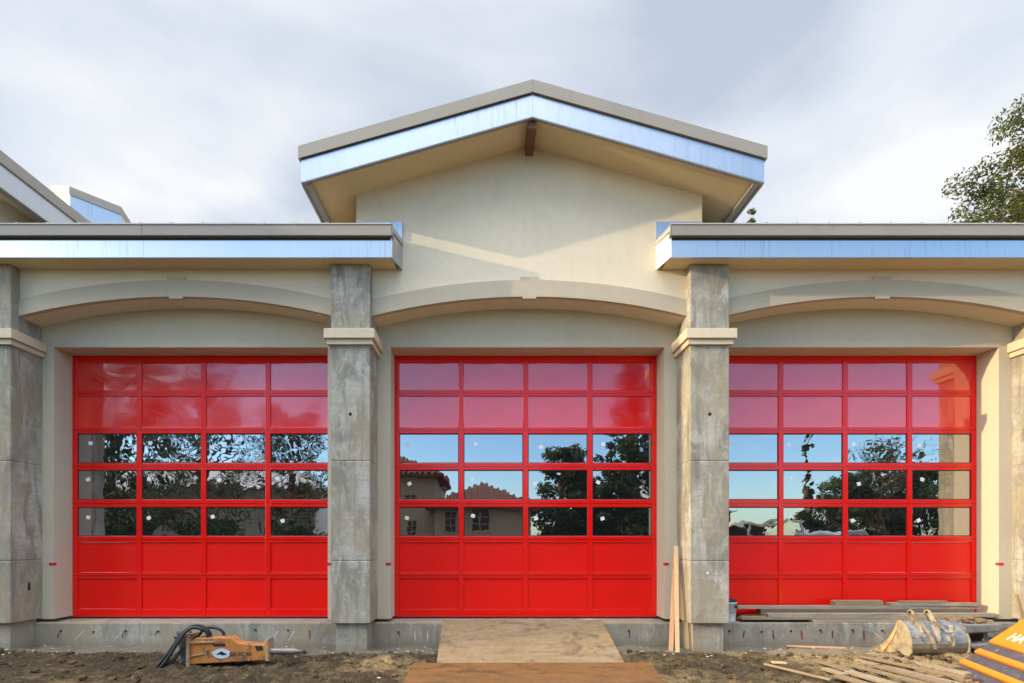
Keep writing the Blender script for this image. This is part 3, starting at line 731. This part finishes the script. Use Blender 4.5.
def hose(pts, r_, y0, y1):
    P = [Vector((bp(a, b)[0], y0+(y1-y0)*i/(len(pts)-1), bp(a, b)[1])) for i, (a, b) in enumerate(pts)]
    out = []
    for i in range(len(P)-1):
        p0, p1, p2, p3 = P[max(i-1, 0)], P[i], P[i+1], P[min(i+2, len(P)-1)]
        for t in np.linspace(0, 1, 6, endpoint=False):
            out.append(.5*((2*p1)+(p2-p0)*t+(2*p0-5*p1+4*p2-p3)*t*t+(3*p1-p0-3*p2+p3)*t**3))
    out.append(P[-1])
    MB().tube(out, r_, 10).build('hose', 'black_hose', bx, 0, True)
hose([(206.5, 640), (206, 633), (201, 627.5), (194, 625.8), (186, 630.5), (179, 640), (171, 653), (157.5, 670)], .021, YB+.12, YB-.12)
hose([(206.5, 640), (205, 632), (200, 628.6), (193.5, 627.6), (187, 632.5), (181, 642), (173, 656), (162, 671)], .021, YB+.06, YB-.14)
hose([(218, 640), (217.5, 634), (212, 630), (204, 629), (198, 632), (194, 637), (190, 640)], .021, YB+.16, YB+.10)
hose([(187, 644), (182, 650), (176, 660), (164, 671)], .018, YB+.0, YB-.10)

# ================================================================= EXCAVATOR BUCKET
eb = thing('excavator_bucket', 'cream and grey excavator digging bucket lying mouth down against the foundation', 'excavator bucket', (6.37, 7.95, 0))
BX0, BX1 = 5.97, 6.79
inner = [(8.33, .035), (8.10, .05), (7.85, .04), (7.755, .06), (7.71, .11), (7.69, .165), (7.685, .22), (7.705, .30), (7.74, .36), (7.80, .43), (7.88, .49)]
def sk(pts, dx=.05): return pts
def offs(pts, t):
    out = []
    for i in range(len(pts)):
        a = Vector((*pts[max(i-1, 0)], 0)); b = Vector((*pts[min(i+1, len(pts)-1)], 0)); d = (b-a).normalized()
        out.append((pts[i][0]-d.y*t, pts[i][1]+d.x*t))
    return out
outer = offs(inner, .022)
if sum(p[0] for p in outer) > sum(p[0] for p in inner): outer = offs(inner, -.022)
def shear(o_, k=.06):      # the far end of the bucket is turned a little away from the camera
    me = o_.data
    for v in me.vertices:
        v.co.y += (v.co.x+eb.location.x-BX0)*k
    return o_
# shell in three runs: muddy heel, bare back plate, mouth floor
def shell(i0, i1, name, mat, x0=BX0, x1=BX1, t=0):
    a, b = inner[i0:i1+1], outer[i0:i1+1]
    return shear(MB().yz(a+b[::-1], x0, x1).build(name, mat, eb, .003))
shell(0, 2, 'floor_plate', 'bucket_steel'); shell(2, 6, 'heel', 'bucket_heel')
shell(6, 10, 'back_plate', 'bucket_steel', BX0, 6.30); shell(6, 10, 'back_plate', 'bucket_blue', 6.302, BX1)
sidep = [(8.36, .0), (8.20, .10), (8.05, .23), (7.945, .38), (7.885, .525), (7.80, .50), (7.70, .39), (7.645, .25), (7.65, .10), (7.72, .015), (7.9, .0)]
shear(MB().yz(sidep, BX0-.022, BX0-.002).build('side_plate', 'bucket_tan', eb, .004))
shear(MB().yz(sidep, BX1+.002, BX1+.022).build('side_plate', 'bucket_steel', eb, .004))
shear(MB().yz([(8.37, .0), (8.21, .105), (8.06, .235), (7.955, .385), (7.885, .53), (7.91, .38), (7.99, .23), (8.09, .11), (8.2, .0)], BX0-.034, BX0-.0225).build('side_cutter', 'bucket_tanworn', eb, .003))
shear(MB().yz([(8.30, .0), (8.40, .0), (8.40, .012), (8.30, .05)], BX0, BX1).build('cutting_lip', 'bucket_steel', eb))
# mounting ears with their gussets down the back plate
for x, mat in ((6.15, 'bucket_tan'), (6.40, 'bucket_tan')):
    ear = [(7.705, .36), (7.73, .46), (7.82, .55), (7.87, .63), (7.93, .665), (7.985, .645), (7.975, .59), (7.93, .55), (7.90, .49), (7.76, .37)]
    e_ = shear(MB().yz(ear, x, x+.030).build('mounting_ear', mat, eb, .004))
    shear(MB().tube([(x-.004, 7.925, .625), (x+.034, 7.925, .625)], .022, 12).build('pin_hole', 'seal', e_))
oz = [p_[1] for p_ in outer[2:]]; oy = [p_[0] for p_ in outer[2:]]
def strip(rows, n=7, pr=.016):
    """a flat bar welded to the curved back of the bucket: rows of (height, left, right)"""
    Fr, Bk = [], []
    for i in range(n+1):
        t = i/n; z = rows[0][0]+(rows[1][0]-rows[0][0])*t
        l_ = rows[0][1]+(rows[1][1]-rows[0][1])*t; r_ = rows[0][2]+(rows[1][2]-rows[0][2])*t
        y = float(np.interp(z, oz, oy)); Fr.append(((l_, y-pr, z), (r_, y-pr, z))); Bk.append(((l_, y+.006, z), (r_, y+.006, z)))
    mb = MB()
    for i in range(n):
        a, b, c, d = Fr[i][0], Fr[i][1], Fr[i+1][1], Fr[i+1][0]; e, f_, g_, h = Bk[i][0], Bk[i][1], Bk[i+1][1], Bk[i+1][0]
        mb.add([a, b, c, d, e, f_, g_, h], [(0, 1, 2, 3), (0, 3, 7, 4), (1, 5, 6, 2)])
    return shear(mb.build('gusset', 'bucket_tan', eb))
for rows_ in (((.47, 6.155, 6.235), (.15, 6.295, 6.335)), ((.46, 6.345, 6.42), (.17, 6.337, 6.365)), ((.46, 6.425, 6.485), (.37, 6.50, 6.555)), ((.46, 6.615, 6.67), (.37, 6.557, 6.60)), ((.36, 6.585, 6.618), (.18, 6.555, 6.582)), ((.32, 6.485, 6.53), (.255, 6.495, 6.53))): strip(rows_)
eb.location += Vector((-.11, -.17, -.015))
# ================================================================= MUD-CAKED STEEL PIECE
st = thing('steel_attachment', 'mud caked flat steel attachment heaped with rubble between bucket and far right pier', 'attachment', (7.15, 8.1, 0))
top = [(6.86, .30), (6.90, .285), (7.36, .305), (7.43, .33), (7.47, .37), (7.46, .41), (7.40, .43), (6.93, .42), (6.87, .39)]
MB().xz(top, 7.86, 8.32).build('top_plate', 'mud_steel', st, .02)
MB().box(6.90, 6.98, 7.95, 8.30, -.02, .29).build('leg', 'mud_steel', st, .01)
MB().box(7.30, 7.37, 8.0, 8.30, -.02, .29).build('leg', 'mud_steel', st, .01)
MB().xz([(6.92, .12), (7.30, .16), (7.42, .22), (7.44, .20), (7.33, .12), (7.0, .07)], 7.80, 8.30).build('lower_plate', 'mud_steel', st, .008)
MB().box(7.18, 7.25, 7.84, 7.90, -.02, .13).build('foot', 'board_tan', st, .006)
rub = MB()
for _ in range(26):
    rub.lump((random.uniform(6.90, 7.36), random.uniform(7.92, 8.22), .43+random.uniform(0, .05)), random.uniform(.02, .055), .35, (1.2, 1, .8))
rub.build('rubble', 'rust_rubble', st)

# ================================================================= ORANGE MACHINE COVER
mc = thing('machine_cover', 'bright orange sloping machine cover with charcoal bands and white letters at the right edge', 'machine cover', (6.6, 6.4, 0))
DIR = Vector((-.33, -1, 0)).normalized()
far0 = Vector((6.45, 7.0, .343)); up = Vector((6.93, 7.0, .652)); nrm = Vector((-.545, 0, .84))
length = 1.4
def slab(a, b, n_out, th, mat, name, l0=0.0, l1=length, parent=mc, bev=.004):
    """strip of the sloping face between slope points a and b, th thick inward"""
    pts = [a+DIR*l0+nrm*n_out, b+DIR*l0+nrm*n_out, b+DIR*l0+nrm*(n_out-th), a+DIR*l0+nrm*(n_out-th)]
    return MB().prism(pts, DIR*(l1-l0)).build(name, mat, parent, bev)
top_panel = slab(up, far0, .0, .06, 'machine_orange', 'top_panel', 0, length, mc, .012)
sld = (Vector((5.70, 0, -.03))-Vector((6.45, 0, .343))).normalized()   # direction down the slope
stp = Vector((0, -.055, 0))
p = far0.copy()
for j in range(3):
    d0, d1 = p+sld*.004, p+sld*.18
    slab(d0, d1+sld*.002, -.025, .05, 'machine_dark', 'charcoal_band', .02, length)
    o0, o1 = p+sld*.18+stp, p+sld*.265+stp
    slab(o0, o1, .004, .06, 'machine_orange', 'orange_band', 0, length-.05, mc, .010)
    p = p+sld*.27+stp
slab(p+sld*.0, p+sld*.22, .004, .06, 'machine_orange', 'orange_band', 0, length-.05, mc, .010)
# solid body beneath the sloping skin
u2, f2 = up-nrm*.07, far0-nrm*.08
MB().prism([u2+Vector((0, -.03, 0)), f2+Vector((0, -.03, 0)), f2+sld*.78+Vector((.05, -.25, 0)), Vector((5.95, 6.75, -.1)), Vector((7.5, 6.95, -.1)), Vector((7.5, 6.95, .64))], DIR*(length-.1)).build('body', 'machine_dark', mc)
ex = -DIR if False else DIR
# lettering lies in the panel: x axis along the band, y axis up the slope
xa = DIR.copy(); ya = (up-far0).normalized(); za = xa.cross(ya).normalized(); assert za.z > 0 or True
cen = far0+(up-far0)*.30+DIR*.37+za*.003
T4 = Matrix((( xa.x, ya.x, za.x, cen.x), (xa.y, ya.y, za.y, cen.y), (xa.z, ya.z, za.z, cen.z), (0, 0, 0, 1)))
text('lettering', 'HA', 'ink_white', mc, .21, T4, .002)

# ================================================================= TREES
def leaves(centers, radii, n, size, seed):
    r_ = np.random.default_rng(seed); C = np.array(centers); Rd = np.array(radii)
    w = Rd**2.2; w /= w.sum(); k = r_.choice(len(C), n, p=w)
    d = r_.normal(size=(n, 3)); d /= np.linalg.norm(d, axis=1, keepdims=True)
    rad = Rd[k]*(r_.random(n)**.42)
    P = C[k]+d*rad[:, None]*np.array([1, 1, .72])
    nn = d+r_.normal(size=(n, 3))*.8+np.array([0, 0, .5]); nn /= np.linalg.norm(nn, axis=1, keepdims=True)
    t = np.cross(nn, r_.normal(size=(n, 3))); t /= np.linalg.norm(t, axis=1, keepdims=True); b = np.cross(nn, t)
    s = size*(.6+.8*r_.random(n))[:, None]
    V = np.stack([P-t*s, P-b*s*.45, P+t*s, P+b*s*.45], 1).reshape(-1, 3)
    return V, np.arange(4*n).reshape(-1, 4)
def tree(name, label, cat, base, height, spread, nclump, nleaf, lsize, seed, mat='leaf', crown_lo=.3, group=None, cone=False, trunk_r=.3, clump_r=.17, bare=False):
    rs = random.Random(seed); base = Vector(base)
    t = thing(name, label, cat, base, group)
    tr = MB(); pts = [base+Vector((rs.uniform(-.03, .03)*height*q, rs.uniform(-.03, .03)*height*q, height*q*.92)) for q in (0, .25, .5, .75, 1)]
    tr.tube(pts, [trunk_r, trunk_r*.8, trunk_r*.6, trunk_r*.38, trunk_r*.1], 8)
    cs, rr = [], []
    for i in range(nclump):
        q = (i+.5)/nclump; hz = crown_lo+(1-crown_lo)*q
        sp = spread*((1-q)*.95+.08) if cone else spread*(math.sin(math.pi*(.12+.80*q))**.7)
        a = rs.uniform(0, 2*math.pi); d = sp*rs.uniform(.35, 1)
        seg = min(3.99, hz*4*.98); k_ = int(seg); stem = pts[k_].lerp(pts[k_+1], seg-k_)
        stem.z -= spread*.25*(1 if not cone else .1)
        end = Vector((base.x+d*math.cos(a), base.y+d*math.sin(a), base.z+height*hz+rs.uniform(-.03, .03)*height))
        mid = stem.lerp(end, .5)+Vector((0, 0, rs.uniform(-.02, .06)*height))
        tr.tube([stem, mid, end], [trunk_r*.22, trunk_r*.12, trunk_r*.03], 5, False)
        for j in range(3):
            cs.append(tuple(end.lerp(mid, j*.33)+Vector((rs.uniform(-1, 1), rs.uniform(-1, 1), rs.uniform(-.6, .6)))*spread*.14)); rr.append(spread*clump_r*rs.uniform(.6, 1.25)*(1 if not cone else (1.1-q*.7)))
        if bare:
            for j in range(6):
                e2 = end+Vector((rs.uniform(-1, 1), rs.uniform(-1, 1), rs.uniform(-.3, 1)))*spread*.35
                tr.tube([mid.lerp(end, rs.random()), e2], [trunk_r*.07, trunk_r*.015], 4, False)
    tr.build('trunk', 'bark', t)
    if nleaf:
        V, Q_ = leaves(cs, rr, nleaf, lsize, seed); V = V-np.array(base)
        np_mesh('crown', V, Q_, mat, t)
    return t
tree('evergreen_tree', 'tall olive green tree rising behind the right low roof', 'tree', (23.9, 20.5, 0), 18.7, 6.0, 420, 260000, .075, 5, 'leaf', .34, None, False, .42, .12)
tree('small_tree', 'tiny distant tree top peeking over the right roof beside the gable', 'tree', (14.75, 30.0, 0), 20.3, 1.3, 14, 3500, .13, 9, 'leaf', .55, None, True, .15, .3)

# ---- across the street, behind the camera: what the doors mirror
GT = 'trees across the street'
tree('street_tree', 'leafy tree across the street mirrored at the left of the left door', 'tree', (-21, -13, 0), 12.5, 5.0, 70, 9000, .15, 21, 'leaf_dark', .18, GT, clump_r=.15)
tree('street_tree', 'broad thin tree across the street mirrored mid left door', 'tree', (-15.5, -12, 0), 12.0, 4.6, 60, 3600, .13, 22, 'leaf_dark', .2, GT, bare=True, clump_r=.15)
tree('street_tree', 'loose tree across the street mirrored at the right of the left door', 'tree', (-11.2, -14, 0), 9.6, 3.4, 46, 3000, .12, 23, 'leaf_dark', .2, GT, bare=True, clump_r=.15)
tree('street_tree', 'low dense tree across the street mirrored left of the middle conifer', 'tree', (4.3, -13, 0), 6.9, 1.9, 70, 14000, .12, 24, 'leaf_dark', .06, GT, clump_r=.22)
tree('conifer', 'dark conifer across the street mirrored at the right of the middle door', 'tree', (7.9, -12, 0), 12.6, 2.6, 170, 22000, .12, 25, 'leaf_dark', .06, GT, True, clump_r=.15)
tree('bare_tree', 'bare twiggy tree across the street mirrored in the right door', 'tree', (23.2, -14, 0), 7.5, 3.4, 40, 2500, .10, 26, 'leaf_dark', .15, GT, bare=True)
tree('street_tree', 'broad low dark tree across the street mirrored under the bare tree in the right door', 'tree', (21.8, -15, 0), 5.6, 2.6, 70, 12000, .13, 31, 'leaf_dark', .05, GT, clump_r=.2)
tree('street_tree', 'round dark tree across the street mirrored at the right edge of the right door', 'tree', (26.0, -15, 0), 6.0, 2.8, 70, 12000, .13, 32, 'leaf_dark', .05, GT, clump_r=.2)
tree('street_tree', 'bushy dark tree across the street mirrored between the two middle door trees', 'tree', (6.1, -14, 0), 5.2, 1.8, 60, 10000, .12, 33, 'leaf_dark', .05, GT, clump_r=.22)
tree('cypress', 'slim cypress across the street mirrored in the right door', 'tree', (20.0, -16, 0), 8.4, .5, 40, 5000, .10, 27, 'leaf_dark', .06, GT, True, clump_r=.5)
for k, (x, w) in enumerate(((-23, 3.2), (-19, 3.4), (-14.5, 3.2), (-9.8, 2.6))):
    cs = [(x+random.uniform(-w*.4, w*.4), -11+random.uniform(-.5, .5), random.uniform(.5, 2.6)) for _ in range(14)]
    t = thing('hedge_shrub', ['dark shrub across the street, leftmost of the row', 'dark shrub across the street, second from the left of the row', 'dark shrub across the street, third from the left of the row', 'dark shrub across the street, rightmost of the row'][k], 'shrub', (x, -11, 0), 'shrubs across the street')
    V, Q_ = leaves(cs, [.95]*14, 2600, .16, 40+k); np_mesh('foliage', V-np.array((x, -11, 0)), Q_, 'leaf_dark', t)

def house(name, label, masses, loc, wall, roofm):
    h = thing(name, label, 'house', loc)
    for (x0, x1, y0, y1, ze, zr_, wins, arch) in masses:
        w = MB().box(x0, x1, y0, y1, 0, ze).build('wall', wall, h)
        o_ = .5; xm0, xm1 = x0+(y1-y0)*.45, x1-(y1-y0)*.45
        if xm0 > xm1: xm0 = xm1 = (x0+x1)/2
        ym = (y0+y1)/2
        rf = MB().add([(x0-o_, y0-o_, ze), (x1+o_, y0-o_, ze), (x1+o_, y1+o_, ze), (x0-o_, y1+o_, ze), (xm0, ym, zr_), (xm1, ym, zr_),
                       (x0-o_, y0-o_, ze-.18), (x1+o_, y0-o_, ze-.18), (x1+o_, y1+o_, ze-.18), (x0-o_, y1+o_, ze-.18)],
                      [(0, 1, 5, 4), (1, 2, 5), (2, 3, 4, 5), (3, 0, 4), (6, 9, 8, 7), (0, 6, 7, 1), (1, 7, 8, 2), (2, 8, 9, 3), (3, 9, 6, 0)])
        r_ = rf.build('roof', roofm, h)
        # rows of barrel tiles
        if roofm == 'tile':
            tb = MB(); n = int((x1-x0+2*o_)/.32)
            for q in range(n):
                x = x0-o_+.16+q*.32; tt = min(1, max(0, min((x-(x0-o_))/(xm0-x0+o_+.01), ((x1+o_)-x)/((x1+o_)-xm1+.01))))
                a = Vector((x, y1+o_, ze+.03)); b = Vector((x, y1+o_-(y1+o_-ym)*tt, ze+(zr_-ze)*tt+.03))
                if tt > .08: tb.tube([a, b], .09, 6)
            tb.build('tile_rows', 'tile', r_)
        for (wx, wz, ww, wh) in wins:
            f_ = MB().box(wx-ww/2-.07, wx+ww/2+.07, y1, y1+.05, wz-wh/2-.07, wz+wh/2+.07).build('window', 'house_tan', h)
            p_ = MB()
            for q in range(2):
                for s_ in range(3):
                    p_.box(wx-ww/2+q*ww/2+.02, wx-ww/2+(q+1)*ww/2-.02, y1+.03, y1+.06, wz-wh/2+s_*wh/3+.02, wz-wh/2+(s_+1)*wh/3-.02)
            p_.build('pane', 'win_dark', f_)
    return h
house('tile_roofed_house', 'tan house with red tile roof across the street mirrored in the middle door',
      [(-8.0, -2.9, -20, -13, 5.3, 7.0, [(-4.3, 3.9, .6, .5), (-4.2, 2.3, .5, .8), (-6.5, 2.1, .8, 1.0)], 0), (-2.8, 2.5, -19, -12, 3.45, 5.1, [(-1.9, 2.6, .6, 1.1), (-.3, 2.7, .9, 1.1)], 0)], (-3, -15, 0), 'house_tan', 'tile')
house('grey_house', 'dark grey house across the street mirrored at the right of the middle door', [(7.9, 15.2, -24, -16.5, 3.6, 6.2, [(9.2, 2.0, 1.0, .8), (12, 2.0, 1.4, 1.0)], 0)], (11, -20, 0), 'house_grey', 'roof_metal')
house('white_house', 'white house across the street mirrored behind the trees in the left door', [(-27, -11.0, -25, -17.5, 5.0, 7.2, [(-22, 2.2, 1.4, 1.2), (-17, 2.2, 1.4, 1.2), (-13.5, 2.2, 1.4, 1.2)], 0)], (-19, -23, 0), 'house_white', 'roof_metal')
cp = thing('carport', 'low dark carport across the street mirrored at the left of the right door', 'carport', (15.8, -13, 0))
MB().box(14.0, 17.2, -15.5, -11.5, 2.45, 2.65).build('roof', 'house_white', cp)
for x in (14.1, 17.0): MB().box(x, x+.12, -11.7, -11.58, 0, 2.449).build('post', 'white_paint', cp)
MB().box(14.05, 17.15, -15.5, -15.4, 0, 2.449).build('rear_wall', 'house_grey', cp)
vn = thing('parked_van', 'silver van parked across the street mirrored in the right door', 'van', (18.6, -9.8, 0))
vp = [(17.7, .35), (17.62, .8), (17.7, 1.15), (17.95, 1.95), (18.1, 2.1), (19.2, 2.1), (19.35, 1.95), (19.55, 1.15), (19.62, .8), (19.55, .35)]
MB().xz(vp, -14, -9.6).build('body', 'van_paint', vn, .06)
MB().xz([(17.8, 1.2), (18.02, 1.9), (19.26, 1.9), (19.46, 1.2)], -9.61, -9.56).build('windscreen', 'win_dark', vn)
for x in (17.86, 19.38): MB().tube([(x, -9.62, .82), (x, -9.55, .82)], .12, 12).build('headlight', 'white_paint', vn)
MB().box(18.15, 19.1, -9.61, -9.57, .62, .95).build('grille', 'seal', vn)
for x in (17.8, 19.44):
    for y in (-10.4, -13.2): MB().tube([(x-.12, y, .34), (x+.12, y, .34)], .34, 14).build('wheel', 'seal', vn)
pf = thing('picket_fence', 'white picket fence in front of the tile roofed house across the street', 'fence', (0, -10.6, 0))
mb = MB()
for q in range(34): mb.box(-1.9+q*.13, -1.9+q*.13+.08, -10.62, -10.60, .1, 1.75)
mb.build('pickets', 'white_paint', pf); MB().box(-1.95, 2.6, -10.66, -10.622, .5, .6).box(-1.95, 2.6, -10.66, -10.622, 1.3, 1.4).build('rail', 'white_paint', pf)

# unseen building added left of the frame: it keeps the low sun off the left bays
an = thing('unseen_shade_block', 'unseen two storey tan block added left of the station to shade the left bays', 'building', (-25, 8, 0))
MB().box(-34, -16.5, 4.5, 18, 0, 8.95).build('wall', 'shade_block', an)
MB().box(-34.2, -16.4, 4.4, 18.4, 8.95, 9.2).build('roof', 'roof_metal', an)
for x in (-31, -27.5, -24, -20.5):
    for z in (2.2, 6.2):
        w_ = MB().box(x-.8, x+.8, 4.45, 4.498, z-.8, z+.8).build('window', 'white_paint', an)
        MB().box(x-.7, x+.7, 4.43, 4.48, z-.7, z+.7).build('pane', 'win_dark', w_)

# ================================================================= SKY AND SUN
to_sun = Vector((-3.1, -.6, .73)).normalized()
el = math.asin(to_sun.z); az = math.atan2(to_sun.x, to_sun.y)
W = bpy.data.worlds.new('World'); sc.world = W; W.use_nodes = True
nt = W.node_tree; nt.nodes.clear()
out = N(nt, 'ShaderNodeOutputWorld'); bg = N(nt, 'ShaderNodeBackground'); bg.inputs['Strength'].default_value = .12
sky = N(nt, 'ShaderNodeTexSky'); sky.sky_type = 'NISHITA'; sky.sun_disc = False
sky.sun_elevation = el; sky.sun_rotation = az % (2*math.pi); sky.altitude = 20; sky.air_density = 1.0; sky.dust_density = .6; sky.ozone_density = 1.5
tc = N(nt, 'ShaderNodeTexCoord'); D = tc.outputs['Generated']
sx = N(nt, 'ShaderNodeSeparateXYZ'); L(nt, D, sx.inputs[0])
def math_(op, a, b=None, c=None, clamp=False):
    m = N(nt, 'ShaderNodeMath', operation=op); m.use_clamp = clamp
    for i, v in enumerate((a, b, c)):
        if v is None: continue
        if isinstance(v, (int, float)): m.inputs[i].default_value = v
        else: L(nt, v, m.inputs[i])
    return m.outputs[0]
zc = math_('MAXIMUM', sx.outputs['Z'], 0.0)
den = math_('ADD', zc, .75)
px_ = math_('DIVIDE', sx.outputs['X'], den); py_ = math_('DIVIDE', sx.outputs['Y'], den)
cv = N(nt, 'ShaderNodeCombineXYZ'); L(nt, px_, cv.inputs[0]); L(nt, py_, cv.inputs[1]); L(nt, math_('MULTIPLY', zc, 1.6), cv.inputs[2])
n1 = ntex(nt, cv.outputs[0], 1.4, 6, .48, .3)
n2 = ntex(nt, cv.outputs[0], 2.4, 5, .44, .35)
# cover: nearly closed ahead (+Y) and overhead, mostly open low in the sky behind
bias = math_('MULTIPLY_ADD', sx.outputs['Y'], .30, .0)
bias = math_('ADD', bias, math_('MULTIPLY', math_('MULTIPLY', zc, zc), .50))
bias = math_('ADD', bias, math_('MULTIPLY', sx.outputs['X'], -.20))
bias = math_('ADD', bias, math_('MULTIPLY', math_('MAXIMUM', sx.outputs['Y'], 0.0), .35))
cover = math_('ADD', n1, bias)
cm = N(nt, 'ShaderNodeMapRange'); cm.interpolation_type = 'SMOOTHSTEP'; L(nt, cover, cm.inputs['Value'])
cm.inputs['From Min'].default_value = .36; cm.inputs['From Max'].default_value = .66; cm.inputs['To Max'].default_value = .95
cc = ramp(nt, n2, [(.38, (.60, .665, .79)), (.5, (.84, .885, .96)), (.60, (1.06, 1.055, 1.04))])
# clouds high up and behind, outside the view, are brightened to fill the shaded walls
tq = math_('MULTIPLY_ADD', sx.outputs['Y'], -.8, zc)
bm_ = N(nt, 'ShaderNodeMapRange'); bm_.interpolation_type = 'SMOOTHSTEP'; L(nt, tq, bm_.inputs['Value'])
bm_.inputs['From Min'].default_value = .30; bm_.inputs['From Max'].default_value = 1.15
bm_.inputs['To Min'].default_value = 2.95; bm_.inputs['To Max'].default_value = 20.0
br = bm_.outputs[0]
cs_ = N(nt, 'ShaderNodeVectorMath', operation='SCALE'); L(nt, cc, cs_.inputs[0]); L(nt, br, cs_.inputs['Scale'])
skyb = N(nt, 'ShaderNodeVectorMath', operation='SCALE'); L(nt, sky.outputs[0], skyb.inputs[0]); skyb.inputs['Scale'].default_value = 1.12
blue = mixc(nt, 1.0, skyb.outputs[0], (.84, 1.02, 1.25), 'MULTIPLY')
L(nt, mixc(nt, cm.outputs[0], blue, cs_.outputs[0]), bg.inputs['Color'])
L(nt, bg.outputs[0], out.inputs[0])
ld = bpy.data.lights.new('sun', 'SUN'); ld.energy = 2.0 * .95; ld.angle = R(.5); ld.color = (1, .77, .46)
so = bpy.data.objects.new('sun', ld); col.objects.link(so); so.rotation_euler = (-to_sun).to_track_quat('-Z', 'Y').to_euler()

# ================================================================= CAMERA
cd = bpy.data.cameras.new('camera'); cam = bpy.data.objects.new('camera', cd); col.objects.link(cam)
cam.location = (0, 0, H); cam.rotation_euler = (R(90), 0, 0)
cd.sensor_width = 36; cd.lens = 36*F/1024; cd.shift_x = (512-VX)/1024; cd.shift_y = (VY-341.5)/1024
cd.clip_start = .05; cd.clip_end = 3000
sc.camera = cam
vs = sc.view_settings
vs.view_transform = 'Standard'; vs.look = 'None'; vs.gamma = 1; vs.use_curve_mapping = False; vs.exposure = 1.42
